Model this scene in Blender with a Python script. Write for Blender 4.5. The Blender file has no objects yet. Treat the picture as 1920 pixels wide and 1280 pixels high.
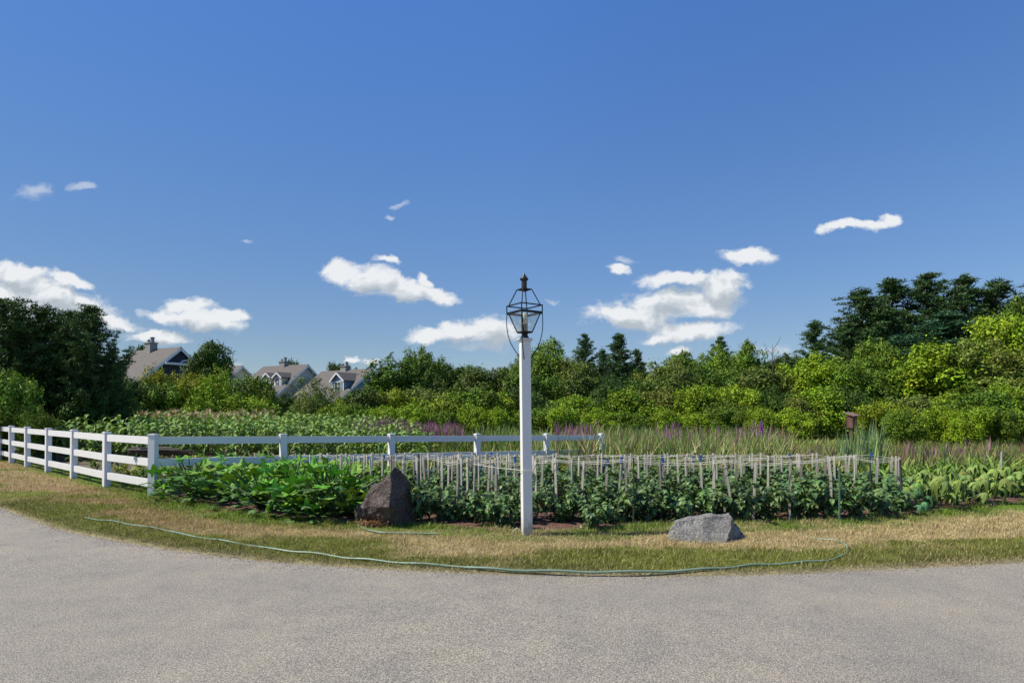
import bpy, bmesh, math, random
import numpy as np
from mathutils import Vector, noise as mnoise
R = math.radians
rng = np.random.default_rng(7)
random.seed(7)
# ------------------------------------------------------------------ camera, sky, sun, exposure
scn = bpy.context.scene
col = scn.collection
FPX, HOR, CAMH = 1150.0, 775.0, 1.6          # focal length in photo pixels, horizon row, eye height
cam = bpy.data.cameras.new('camera'); cam_o = bpy.data.objects.new('camera', cam); col.objects.link(cam_o)
cam.sensor_width = 36; cam.lens = FPX / 1920 * 36; cam.shift_y = (HOR - 640) / 1920
cam.clip_end = 5000; cam.clip_start = 0.05
cam_o.location = (0, 0, CAMH); cam_o.rotation_euler = (R(90), 0, 0)
scn.camera = cam_o
scn.view_settings.view_transform = 'Standard'; scn.view_settings.look = 'None'
scn.view_settings.exposure = 0.25; scn.view_settings.gamma = 1
scn.render.engine = 'CYCLES'
scn.cycles.max_bounces = 6; scn.cycles.transparent_max_bounces = 8
scn.cycles.diffuse_bounces = 1

SUN_EL, SUN_AZ = 50.0, -94.0                 # azimuth clockwise from +Y (looking away from the camera)
sd = Vector((math.sin(R(SUN_AZ)) * math.cos(R(SUN_EL)), math.cos(R(SUN_AZ)) * math.cos(R(SUN_EL)), math.sin(R(SUN_EL))))
sl = bpy.data.lights.new('sun', 'SUN'); sl.energy = 5.0; sl.angle = R(0.5); sl.color = (1, .915, .765)
so = bpy.data.objects.new('sun', sl); col.objects.link(so); so.rotation_euler = (-sd).to_track_quat('-Z', 'Y').to_euler()
so.location = (0, 0, 30)

world = bpy.data.worlds.new('World'); scn.world = world; world.use_nodes = True
def build_world():
    nt = world.node_tree; N = nt.nodes; L = nt.links
    for n in list(N): N.remove(n)
    out = N.new('ShaderNodeOutputWorld'); bg = N.new('ShaderNodeBackground'); bg.inputs[1].default_value = 0.1
    L.new(bg.outputs[0], out.inputs[0])
    sky = N.new('ShaderNodeTexSky'); sky.sky_type = 'NISHITA'; sky.sun_disc = False
    sky.sun_elevation = R(SUN_EL); sky.sun_rotation = R(SUN_AZ % 360); sky.air_density = 1.15; sky.dust_density = 0.15; sky.ozone_density = 2.6
    def math_(op, a, b=None, c=None, clamp=False):
        n = N.new('ShaderNodeMath'); n.operation = op; n.use_clamp = clamp
        for i, v in enumerate((a, b, c)):
            if v is None: continue
            if isinstance(v, (int, float)): n.inputs[i].default_value = v
            else: L.new(v, n.inputs[i])
        return n.outputs[0]
    tc = N.new('ShaderNodeTexCoord'); sep = N.new('ShaderNodeSeparateXYZ'); L.new(tc.outputs['Generated'], sep.inputs[0])
    yy = math_('MAXIMUM', sep.outputs[1], 0.02)
    u = math_('DIVIDE', sep.outputs[0], yy); v = math_('DIVIDE', sep.outputs[2], yy)
    cmb = N.new('ShaderNodeCombineXYZ'); L.new(u, cmb.inputs[0]); L.new(v, cmb.inputs[1])
    def noise(scale, detail, rough, vec, dims='3D'):
        n = N.new('ShaderNodeTexNoise'); n.noise_dimensions = dims
        n.inputs['Scale'].default_value = scale; n.inputs['Detail'].default_value = detail; n.inputs['Roughness'].default_value = rough
        L.new(vec, n.inputs['Vector']); return n
    # domain distortion gives torn, billowing outlines
    nd = noise(9, 5, .6, cmb.outputs[0]); s1 = N.new('ShaderNodeVectorMath'); s1.operation = 'SUBTRACT'
    L.new(nd.outputs['Color'], s1.inputs[0]); s1.inputs[1].default_value = (.5, .5, .5)
    s2 = N.new('ShaderNodeVectorMath'); s2.operation = 'MULTIPLY'; L.new(s1.outputs[0], s2.inputs[0]); s2.inputs[1].default_value = (.085, .060, 0)
    s3 = N.new('ShaderNodeVectorMath'); s3.operation = 'ADD'; L.new(cmb.outputs[0], s3.inputs[0]); L.new(s2.outputs[0], s3.inputs[1])
    def field(ells, vec):
        cur = None
        for (cx, cy, rx, ry, rot) in ells:
            m = N.new('ShaderNodeMapping'); m.vector_type = 'TEXTURE'
            m.inputs['Location'].default_value = ((cx - 960) / FPX, (HOR - cy) / FPX, 0)
            m.inputs['Rotation'].default_value = (0, 0, R(-rot)); m.inputs['Scale'].default_value = (rx / FPX, ry / FPX, 1)
            vin = vec
            if cur is not None:                # keeps the evaluation sequential
                ma = N.new('ShaderNodeVectorMath'); ma.operation = 'MULTIPLY_ADD'; L.new(cur, ma.inputs[0]); ma.inputs[1].default_value = (1e-6, 1e-6, 0); L.new(vec, ma.inputs[2]); vin = ma.outputs[0]
            L.new(vin, m.inputs[0])
            ln = N.new('ShaderNodeVectorMath'); ln.operation = 'LENGTH'; L.new(m.outputs[0], ln.inputs[0])
            f = math_('SUBTRACT', 1.0, ln.outputs['Value'])
            cur = f if cur is None else math_('SMOOTH_MAX', cur, f, 0.12)
        return cur
    solid = [(650,508,46,24,12),(700,526,66,30,14),(762,543,58,24,15),(815,556,38,17,4),(798,524,12,20,-30),(722,486,24,8,2),
             (800,634,40,14,0),(858,626,54,22,-4),(925,624,60,32,-8),
             (350,574,50,17,4),(300,592,24,15,24),(372,600,78,20,5),(420,592,42,12,2),(290,628,64,13,3),
             (30,520,90,26,18),(90,562,130,34,18),(196,598,62,15,14),(0,575,110,50,10),(120,530,62,12,14),
             (1268,523,72,15,2),(1350,546,56,34,-18),(1196,590,102,28,0),(1262,566,88,26,0),(1318,580,66,22,0),(1296,624,86,20,-4),(1240,634,44,9,0),
             (1403,486,46,15,-2),(1165,502,21,13,18),(1606,425,76,9,-7),(1662,414,24,11,0),(1273,660,26,8,0),(655,674,18,6,0),(690,676,20,7,0)]
    faint = [(64,360,42,17,-14),(745,378,26,6,-10),(598,692,34,8,0),(1035,560,14,5,10),(430,680,26,8,0),(1455,662,40,10,0),(150,350,24,8,0),
             (263,579,13,8,0),(728,402,12,4,0),(180,585,80,20,15),(1380,572,40,20,-10),(455,452,12,5,0),(1170,480,18,8,20),(885,655,60,8,0)]
    vec = s3.outputs[0]
    an = N.new('ShaderNodeVectorMath'); an.operation = 'MULTIPLY'; L.new(s3.outputs[0], an.inputs[0]); an.inputs[1].default_value = (1, 1.7, 1); nz = noise(22, 11, .62, an.outputs[0])
    nn = math_('MULTIPLY', math_('SUBTRACT', nz.outputs['Fac'], .45), 1.85)
    F1 = field(solid, vec)
    d1 = N.new('ShaderNodeMapRange'); d1.interpolation_type = 'SMOOTHSTEP'; L.new(math_('ADD', F1, nn), d1.inputs[0])
    d1.inputs[1].default_value = -.14; d1.inputs[2].default_value = .50; d1.inputs[4].default_value = .97
    F2 = field(faint, vec)
    d2 = N.new('ShaderNodeMapRange'); d2.interpolation_type = 'SMOOTHSTEP'; L.new(math_('ADD', F2, math_('MULTIPLY', nn, 1.6)), d2.inputs[0])
    d2.inputs[1].default_value = .0; d2.inputs[2].default_value = 1.1; d2.inputs[4].default_value = .42
    den = math_('MAXIMUM', d1.outputs[0], d2.outputs[0])
    den = math_('MULTIPLY', den, math_('GREATER_THAN', sep.outputs[1], 0.05))
    # shading of the cloud bodies: thick parts and undersides greyer, billows catch the sun from the left
    off = N.new('ShaderNodeVectorMath'); off.operation = 'ADD'; L.new(s3.outputs[0], off.inputs[0]); off.inputs[1].default_value = (-.010, .014, 0)
    na = noise(20, 6, .55, s3.outputs[0]); nb = noise(20, 6, .55, off.outputs[0])
    st = N.new('ShaderNodeVectorMath'); st.operation = 'MULTIPLY'; L.new(s3.outputs[0], st.inputs[0]); st.inputs[1].default_value = (1, 4.5, 1); ns = noise(14, 5, .6, st.outputs[0])
    rel = math_('ADD', math_('SUBTRACT', na.outputs['Fac'], nb.outputs['Fac']), math_('MULTIPLY', math_('SUBTRACT', ns.outputs['Fac'], .5), .5))
    offd = N.new('ShaderNodeVectorMath'); offd.operation = 'ADD'; L.new(vec, offd.inputs[0]); offd.inputs[1].default_value = (-.004, .017, 0)
    Fup = field([e for e in solid if e[2] > 50], offd.outputs[0])
    under = math_('MULTIPLY', math_('SUBTRACT', Fup, math_('MULTIPLY', F1, .6)), 1.0)
    sh = math_('ADD', math_('MULTIPLY', under, -.85), math_('MULTIPLY', rel, 2.2))
    shc = N.new('ShaderNodeMapRange'); L.new(sh, shc.inputs[0]); shc.inputs[1].default_value = -.55; shc.inputs[2].default_value = .18
    cc = N.new('ShaderNodeValToRGB'); L.new(shc.outputs[0], cc.inputs[0])
    cc.color_ramp.elements[0].color = (.46, .51, .56, 1); cc.color_ramp.elements[1].color = (.84, .86, .88, 1)
    e = cc.color_ramp.elements.new(.5); e.color = (.60, .65, .70, 1)
    c10 = N.new('ShaderNodeVectorMath'); c10.operation = 'SCALE'; L.new(cc.outputs[0], c10.inputs[0]); c10.inputs['Scale'].default_value = 8.6
    tint = N.new('ShaderNodeVectorMath'); tint.operation = 'MULTIPLY'; L.new(sky.outputs[0], tint.inputs[0]); 
    tr_ = N.new('ShaderNodeValToRGB'); L.new(sep.outputs[2], tr_.inputs[0]); el = tr_.color_ramp.elements
    el[0].position = .12; el[0].color = (.36, .41, .515, 1); el[1].position = .55; el[1].color = (.34, .53, .80, 1); e_ = el.new(.31); e_.color = (.355, .47, .63, 1)
    ts_ = N.new('ShaderNodeVectorMath'); ts_.operation = 'SCALE'; L.new(tr_.outputs[0], ts_.inputs[0]); ts_.inputs['Scale'].default_value = 1.69; lx_ = N.new('ShaderNodeMapRange'); L.new(sep.outputs[0], lx_.inputs[0]); lx_.inputs[1].default_value = -.75; lx_.inputs[2].default_value = .0; lx_.inputs[3].default_value = .74; lx_.inputs[4].default_value = 1.0
    t2_ = N.new('ShaderNodeVectorMath'); t2_.operation = 'SCALE'; L.new(ts_.outputs[0], t2_.inputs[0]); L.new(lx_.outputs[0], t2_.inputs['Scale']); L.new(t2_.outputs[0], tint.inputs[1])
    mix = N.new('ShaderNodeMix'); mix.data_type = 'RGBA'
    L.new(den, mix.inputs['Factor']); L.new(tint.outputs[0], mix.inputs['A']); L.new(c10.outputs[0], mix.inputs['B'])
    L.new(mix.outputs['Result'], bg.inputs[0])
    return tint
build_world()
# ------------------------------------------------------------------ placing helpers
def G(x, y):                                  # ground height: the garden falls away slightly behind the beds
    a = np.clip((np.asarray(x, float) + 10) / 5, 0, 1); a = a * a * (3 - 2 * a)
    return -0.031 * np.clip(np.asarray(y, float) - 11.7, 0, 10) * a
def X(px, d): return (px - 960) * d / FPX
def Hh(py, d): return CAMH + (HOR - py) * d / FPX
# ------------------------------------------------------------------ materials
def newmat(name):
    m = bpy.data.materials.new(name); m.use_nodes = True
    nt = m.node_tree; b = nt.nodes['Principled BSDF']; return m, nt, b
def ramp(nt, fac, stops):
    r = nt.nodes.new('ShaderNodeValToRGB'); nt.links.new(fac, r.inputs[0])
    el = r.color_ramp.elements
    el[0].position, el[0].color = stops[0][0], (*stops[0][1], 1); el[1].position, el[1].color = stops[-1][0], (*stops[-1][1], 1)
    for p, c in stops[1:-1]: e = el.new(p); e.color = (*c, 1)
    return r.outputs[0]
def tnoise(nt, scale, detail=4, rough=.55, coord='Object', stretch=None):
    tc = nt.nodes.new('ShaderNodeTexCoord'); n = nt.nodes.new('ShaderNodeTexNoise'); v = tc.outputs[coord]
    if stretch:
        mp = nt.nodes.new('ShaderNodeMapping'); mp.inputs['Scale'].default_value = stretch; nt.links.new(v, mp.inputs[0]); v = mp.outputs[0]
    nt.links.new(v, n.inputs['Vector']); n.inputs['Scale'].default_value = scale; n.inputs['Detail'].default_value = detail; n.inputs['Roughness'].default_value = rough
    return n.outputs['Fac']
def bump(nt, b, h, strength, dist):
    bp = nt.nodes.new('ShaderNodeBump'); bp.inputs['Strength'].default_value = strength; bp.inputs['Distance'].default_value = dist
    nt.links.new(h, bp.inputs['Height']); nt.links.new(bp.outputs[0], b.inputs['Normal'])
def mixc(nt, fac, a, b_, mode='MIX'):
    m = nt.nodes.new('ShaderNodeMix'); m.data_type = 'RGBA'; m.blend_type = mode
    for k, v in (('Factor', fac), ('A', a), ('B', b_)):
        if isinstance(v, (int, float)): m.inputs[k].default_value = v
        elif isinstance(v, tuple): m.inputs[k].default_value = (*v, 1)
        else: nt.links.new(v, m.inputs[k])
    return m.outputs['Result']
def simple(name, c1, c2, scale=8, rough=.6, bmp=.15, metallic=0, detail=5, stretch=None):
    m, nt, b = newmat(name); f = tnoise(nt, scale, detail, .6, 'Object', stretch)
    nt.links.new(ramp(nt, f, [(.3, c1), (.7, c2)]), b.inputs['Base Color'])
    b.inputs['Roughness'].default_value = rough; b.inputs['Metallic'].default_value = metallic
    if bmp: bump(nt, b, f, bmp, .02)
    return m
def leafmat(name, trans=.08, rough=.55, spec=.16):
    m, nt, b = newmat(name)
    at = nt.nodes.new('ShaderNodeAttribute'); at.attribute_name = 'Col'
    oi = nt.nodes.new('ShaderNodeObjectInfo')
    c = mixc(nt, 1.0, at.outputs['Color'], oi.outputs['Color'], 'MULTIPLY')
    nt.links.new(c, b.inputs['Base Color']); b.inputs['Roughness'].default_value = rough
    b.inputs['Specular IOR Level'].default_value = spec
    tr = nt.nodes.new('ShaderNodeBsdfTranslucent')
    g = mixc(nt, 1.0, c, (1.25, 1.35, .45), 'MULTIPLY'); nt.links.new(g, tr.inputs[0])
    ms = nt.nodes.new('ShaderNodeMixShader'); ms.inputs[0].default_value = trans
    nt.links.new(b.outputs[0], ms.inputs[1]); nt.links.new(tr.outputs[0], ms.inputs[2])
    nt.links.new(ms.outputs[0], nt.nodes['Material Output'].inputs[0]); return m
M = {}
M['leaf'] = leafmat('leaf'); M['glossleaf'] = leafmat('gloss_leaf', .10, .42, .3); M['needle'] = leafmat('needle', .08, .6, .2)
M['grass'] = leafmat('grass_blade', .2, .7, .15)
M['bark'] = simple('bark', (.05, .035, .025), (.16, .13, .10), 14, .9, .6)
M['stem'] = simple('green_stem', (.05, .10, .03), (.10, .17, .05), 10, .6, .1)
M['stake'] = simple('weathered_wood', (.27, .255, .225), (.54, .51, .45), 30, .85, .3, stretch=(1, 1, .08))
M['vinyl'] = simple('white_vinyl', (.74, .75, .75), (.80, .80, .79), 3, .42, .02)
M['paint'] = simple('white_post_paint', (.66, .67, .67), (.78, .78, .77), 6, .5, .08, stretch=(1, 1, .25))
def postpaint():
    m, nt, b = newmat('weathered_white_paint'); tc = nt.nodes.new('ShaderNodeTexCoord'); sp = nt.nodes.new('ShaderNodeSeparateXYZ'); nt.links.new(tc.outputs['Object'], sp.inputs[0])
    f = tnoise(nt, 9, 6, .7, 'Object', (1, 1, .4)); f2 = tnoise(nt, 40, 4, .7)
    mr = nt.nodes.new('ShaderNodeMapRange'); nt.links.new(sp.outputs[2], mr.inputs[0]); mr.inputs[1].default_value = .45; mr.inputs[2].default_value = -.02; mr.inputs[3].default_value = -.12; mr.inputs[4].default_value = .42
    ad = nt.nodes.new('ShaderNodeMath'); ad.operation = 'ADD'; nt.links.new(f, ad.inputs[0]); nt.links.new(mr.outputs[0], ad.inputs[1])
    c = mixc(nt, ramp(nt, ad.outputs[0], [(.52, (0, 0, 0)), (.78, (.75, .75, .75))]), (.80, .79, .76), (.34, .29, .21)); c = mixc(nt, ramp(nt, f2, [(.66, (0, 0, 0)), (.72, (.5, .5, .5))]), c, (.45, .43, .38))
    nt.links.new(c, b.inputs['Base Color']); b.inputs['Roughness'].default_value = .5; bump(nt, b, f2, .12, .01); return m
M['postpaint'] = postpaint()
M['black'] = simple('dark_iron', (.010, .012, .014), (.03, .034, .036), 20, .45, .1, .6)
M['coppertop'] = simple('aged_metal', (.03, .032, .032), (.09, .09, .085), 30, .4, .1, .7)
M['string'] = simple('twine', (.62, .60, .50), (.75, .73, .62), 50, .9, 0)
M['blue'] = simple('blue_tape', (.02, .06, .20), (.03, .11, .30), 10, .5, 0)
M['hose'] = simple('green_hose', (.12, .21, .14), (.24, .34, .25), 3, .4, 0)
M['board'] = simple('dark_board', (.035, .016, .012), (.10, .045, .03), 20, .8, .3, stretch=(.1, 1, 1))
M['boardtop'] = simple('bleached_board', (.18, .13, .10), (.34, .27, .22), 20, .8, .3, stretch=(.1, 1, 1))
def glassmat():
    m, nt, b = newmat('clear_glass'); b.inputs['Base Color'].default_value = (.78, .82, .70, 1)
    b.inputs['Roughness'].default_value = .25; b.inputs['Transmission Weight'].default_value = .45; b.inputs['IOR'].default_value = 1.2
    return m
M['glass'] = glassmat()
def panemat():
    m = bpy.data.materials.new('clear_pane'); m.use_nodes = True; nt = m.node_tree; nt.nodes.remove(nt.nodes['Principled BSDF'])
    t = nt.nodes.new('ShaderNodeBsdfTransparent'); t.inputs[0].default_value = (.95, .97, .96, 1); g = nt.nodes.new('ShaderNodeBsdfGlossy'); g.inputs['Roughness'].default_value = .08; mx = nt.nodes.new('ShaderNodeMixShader'); mx.inputs[0].default_value = .10
    nt.links.new(t.outputs[0], mx.inputs[1]); nt.links.new(g.outputs[0], mx.inputs[2]); nt.links.new(mx.outputs[0], nt.nodes['Material Output'].inputs[0]); return m
M['clearpane'] = panemat()
def stakewood():
    m, nt, b = newmat('stake_wood'); f = tnoise(nt, 30, 5, .6, 'Object', (1, 1, .08)); oi = nt.nodes.new('ShaderNodeObjectInfo')
    c = mixc(nt, 1.0, ramp(nt, f, [(.3, (.26, .25, .225)), (.7, (.52, .50, .45))]), ramp(nt, oi.outputs['Random'], [(0, (.35, .33, .31)), (.2, (.85, .83, .78)), (.7, (1.1, 1.09, 1.05)), (1, (1.25, 1.2, 1.1))]), 'MULTIPLY')
    nt.links.new(c, b.inputs['Base Color']); b.inputs['Roughness'].default_value = .85; bump(nt, b, f, .3, .02); return m
M['stakewood'] = stakewood()
def rockmat(name, dark, mid, light, sc):
    m, nt, b = newmat(name)
    f1 = tnoise(nt, sc, 8, .68); f2 = tnoise(nt, sc * 6, 6, .7); f3 = tnoise(nt, sc * .35, 3, .5)
    a = ramp(nt, f1, [(.34, dark), (.5, mid), (.66, light)])
    c = mixc(nt, .5, a, ramp(nt, f2, [(.42, dark), (.52, mid), (.6, light)]), 'MIX')
    c = mixc(nt, ramp(nt, f3, [(.45, (0, 0, 0)), (.62, (.55, .55, .55))]), c, tuple(x * .8 + y * .2 for x, y in zip(mid, (.2, .14, .08))))
    nt.links.new(c, b.inputs['Base Color']); b.inputs['Roughness'].default_value = .85
    mm = nt.nodes.new('ShaderNodeMath'); mm.operation = 'ADD'; nt.links.new(f1, mm.inputs[0]); nt.links.new(f2, mm.inputs[1])
    bump(nt, b, mm.outputs[0], 1.0, .07); return m
M['rock_dark'] = rockmat('brown_boulder', (.03, .023, .019), (.12, .094, .080), (.30, .25, .22), 5)
M['rock_grey'] = rockmat('grey_granite', (.12, .118, .11), (.36, .35, .325), (.60, .585, .545), 6)
def asphalt():
    m, nt, b = newmat('asphalt')
    f0 = tnoise(nt, 105, 2, .85); f1 = tnoise(nt, 60, 3, .85); f2 = tnoise(nt, .9, 5, .6); f3 = tnoise(nt, 3.3, 4, .6)
    c = ramp(nt, f1, [(.34, (.12, .117, .110)), (.5, (.275, .265, .244)), (.64, (.47, .452, .415))])
    c = mixc(nt, .55, c, ramp(nt, f0, [(.40, (.06, .057, .052)), (.52, (.29, .272, .24)), (.62, (.75, .71, .64))]))
    c = mixc(nt, 1.0, c, ramp(nt, f2, [(.3, (.84, .85, .87)), (.7, (1.1, 1.08, 1.04))]), 'MULTIPLY')
    c = mixc(nt, 1.0, c, ramp(nt, f3, [(.3, (.88, .88, .90)), (.5, (1, 1, 1)), (.72, (1.06, 1.05, 1.0))]), 'MULTIPLY')
    st = tnoise(nt, .75, 3, .5, 'Object', (1, 2.2, 1))
    c = mixc(nt, ramp(nt, st, [(.62, (0, 0, 0)), (.78, (.18, .18, .18))]), c, (.26, .20, .16))
    c = mixc(nt, 1.0, c, (.89, .86, .795), 'MULTIPLY')
    pat = tnoise(nt, .32, 2, .4, 'Object', (1, 2.5, 1)); c = mixc(nt, 1.0, c, ramp(nt, pat, [(.35, (.96, .96, .97)), (.5, (1.0, 1.0, 1.0)), (.65, (1.04, 1.03, 1.02))]), 'MULTIPLY')
    vo = nt.nodes.new('ShaderNodeTexVoronoi'); vo.inputs['Scale'].default_value = 7; tc = nt.nodes.new('ShaderNodeTexCoord'); nt.links.new(tc.outputs['Object'], vo.inputs['Vector'])
    nt.links.new(c, b.inputs['Base Color']); b.inputs['Roughness'].default_value = .9
    bump(nt, b, f1, .6, .012); return m
M['asphalt'] = asphalt()
def attrmat(name, rough=.95, bs=.5, nsc=60):
    m, nt, b = newmat(name); at = nt.nodes.new('ShaderNodeAttribute'); at.attribute_name = 'Col'
    f = tnoise(nt, nsc, 5, .7)
    c = mixc(nt, 1.0, at.outputs['Color'], ramp(nt, f, [(.3, (.55, .55, .55)), (.7, (1.35, 1.35, 1.35))]), 'MULTIPLY')
    nt.links.new(c, b.inputs['Base Color']); b.inputs['Roughness'].default_value = rough; b.inputs['Specular IOR Level'].default_value = .1
    bump(nt, b, f, bs, .03); return m
M['lawn'] = attrmat('lawn_soil')
def soil(name, a, b_, c_, sc=9):
    m, nt, b = newmat(name); f = tnoise(nt, sc, 8, .72); f2 = tnoise(nt, sc * 7, 5, .7)
    c = mixc(nt, .5, ramp(nt, f, [(.33, a), (.5, b_), (.68, c_)]), ramp(nt, f2, [(.36, a), (.5, b_), (.62, c_)]))
    nt.links.new(c, b.inputs['Base Color']); b.inputs['Roughness'].default_value = .95; bump(nt, b, f2, .9, .03); return m
M['mulch'] = soil('red_mulch', (.04, .018, .012), (.15, .07, .05), (.34, .20, .15))
M['tilled'] = soil('tilled_soil', (.06, .045, .035), (.17, .13, .10), (.30, .24, .19), 6)
M['ground'] = soil('rough_ground', (.03, .045, .012), (.07, .09, .025), (.13, .13, .05), .8)
M['shingle'] = simple('brown_shingles', (.075, .068, .062), (.165, .152, .14), 5, .9, .2, stretch=(1, 1, 4))
def siding(name, c):
    m, nt, b = newmat(name); tc = nt.nodes.new('ShaderNodeTexCoord'); w = nt.nodes.new('ShaderNodeTexWave')
    w.wave_type = 'BANDS'; w.bands_direction = 'Z'; w.wave_profile = 'SAW'; w.inputs['Scale'].default_value = 2.2; nt.links.new(tc.outputs['Object'], w.inputs[0])
    nt.links.new(ramp(nt, w.outputs['Fac'], [(0, tuple(x * .8 for x in c)), (.25, c), (1, c)]), b.inputs['Base Color'])
    b.inputs['Roughness'].default_value = .7; bump(nt, b, w.outputs['Fac'], .4, .03); return m
M['side_grey'] = siding('pale_grey_siding', (.60, .60, .52)); M['side_cream'] = siding('cream_siding', (.70, .64, .46))
M['side_navy'] = siding('navy_siding', (.025, .035, .06)); M['side_blue'] = siding('slate_blue_siding', (.20, .29, .42))
M['trim'] = simple('white_trim', (.68, .70, .72), (.76, .77, .78), 4, .5, 0)
M['pane'] = simple('dark_pane', (.03, .045, .07), (.07, .09, .12), 1, .1, 0)
M['brick'] = simple('chimney_siding', (.22, .22, .2), (.34, .34, .31), 6, .8, .2)
M['metal'] = simple('galvanised', (.2, .2, .2), (.3, .3, .3), 9, .5, 0, .5)
M['redwood'] = simple('birdhouse_wood', (.07, .03, .025), (.16, .08, .065), 14, .8, .3, stretch=(1, 1, .2))
M['redroof'] = simple('birdhouse_roof', (.16, .09, .08), (.28, .17, .15), 14, .8, .3)
M['greenstake'] = simple('green_stake', (.05, .12, .09), (.09, .19, .14), 12, .5, 0)
M['darkstake'] = simple('dark_stake', (.025, .028, .03), (.06, .065, .06), 12, .6, 0)
M['straw'] = leafmat('dry_leaf', .1, .8, .1)
# ------------------------------------------------------------------ mesh helpers
def np_mesh(name, V, F, mats, colr=None, smooth=False, fmat=None):
    V = np.asarray(V, np.float32); F = np.asarray(F, np.int32)
    me = bpy.data.meshes.new(name); me.vertices.add(len(V)); me.vertices.foreach_set('co', V.ravel())
    k = F.shape[1]; me.loops.add(F.size); me.loops.foreach_set('vertex_index', F.ravel())
    me.polygons.add(len(F)); me.polygons.foreach_set('loop_start', np.arange(len(F), dtype=np.int32) * k)
    me.polygons.foreach_set('loop_total', np.full(len(F), k, np.int32))
    for m in (mats if isinstance(mats, (list, tuple)) else [mats]): me.materials.append(m)
    if fmat is not None: me.polygons.foreach_set('material_index', np.asarray(fmat, np.int32))
    if colr is not None:
        a = me.color_attributes.new('Col', 'FLOAT_COLOR', 'POINT')
        c = np.ones((len(V), 4), np.float32); c[:, :3] = colr; a.data.foreach_set('color', c.ravel())
    me.update(calc_edges=True); me.validate()
    me.polygons.foreach_set('use_smooth', np.full(len(F), bool(smooth)))
    return me
class Geo:                                     # gathers vertices / quads / colours into ONE mesh
    def __init__(s): s.V = []; s.F = []; s.C = []; s.n = 0
    def add(s, V, F, C=None):
        V = np.asarray(V, float).reshape(-1, 3); F = np.asarray(F, int)
        if F.shape[1] == 3: F = np.concatenate([F, F[:, 2:3]], 1)   # replaced below by real triangles
        s.V.append(V); s.F.append(F + s.n); s.n += len(V)
        s.C.append(np.broadcast_to(np.asarray((1, 1, 1) if C is None else C, float), V.shape)); return s
    def mesh(s, name, mats, smooth=False):
        return np_mesh(name, np.concatenate(s.V), np.concatenate(s.F), mats, np.concatenate(s.C), smooth)
def boxg(g, c, size, rz=0, ax=None, C=None):
    x, y, z = [q / 2 for q in size]
    V = np.array([(-x, -y, -z), (x, -y, -z), (x, y, -z), (-x, y, -z), (-x, -y, z), (x, -y, z), (x, y, z), (-x, y, z)])
    F = [(0, 3, 2, 1), (4, 5, 6, 7), (0, 1, 5, 4), (1, 2, 6, 5), (2, 3, 7, 6), (3, 0, 4, 7)]
    if ax is not None: V = V @ np.array(ax)
    if rz: cs, sn = math.cos(rz), math.sin(rz); V = np.c_[V[:, 0] * cs - V[:, 1] * sn, V[:, 0] * sn + V[:, 1] * cs, V[:, 2]]
    return g.add(V + np.array(c), F, C)
def beam(g, a, b, w, h, C=None):               # box between two points
    a = np.array(a, float); b = np.array(b, float); d = b - a; L_ = np.linalg.norm(d); d /= L_
    up = np.array((0, 0, 1.)) if abs(d[2]) < .95 else np.array((0, 1., 0)); s = np.cross(up, d); s /= np.linalg.norm(s); u = np.cross(d, s)
    return boxg(g, (a + b) / 2, (L_, w, h), 0, [d, s, u], C)
def tube(g, pts, rad, n=6, C=None):
    P = np.array(pts, float); rad = np.broadcast_to(np.asarray(rad, float), (len(P),)); T = np.gradient(P, axis=0); T /= np.linalg.norm(T, axis=1)[:, None] + 1e-9
    ref = np.array((0, 0, 1.)) if abs(T[0][2]) < .9 else np.array((1., 0, 0))
    a = np.linspace(0, 2 * math.pi, n, endpoint=False); V = []
    for p, t, r in zip(P, T, rad):
        s = np.cross(t, ref); s /= np.linalg.norm(s) + 1e-9; u = np.cross(s, t)
        V.append(p + r * (np.cos(a)[:, None] * s + np.sin(a)[:, None] * u))
    V = np.concatenate(V); F = [(i * n + j, i * n + (j + 1) % n, (i + 1) * n + (j + 1) % n, (i + 1) * n + j) for i in range(len(P) - 1) for j in range(n)]
    return g.add(V, F, C)
def lathe(g, prof, n=16, c=(0, 0, 0), C=None):
    a = np.linspace(0, 2 * math.pi, n, endpoint=False); V = []
    for r, z in prof: V.append(np.c_[r * np.cos(a), r * np.sin(a), np.full(n, z)])
    V = np.concatenate(V) + np.array(c); F = [(i * n + j, i * n + (j + 1) % n, (i + 1) * n + (j + 1) % n, (i + 1) * n + j) for i in range(len(prof) - 1) for j in range(n)]
    return g.add(V, F, C)
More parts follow.
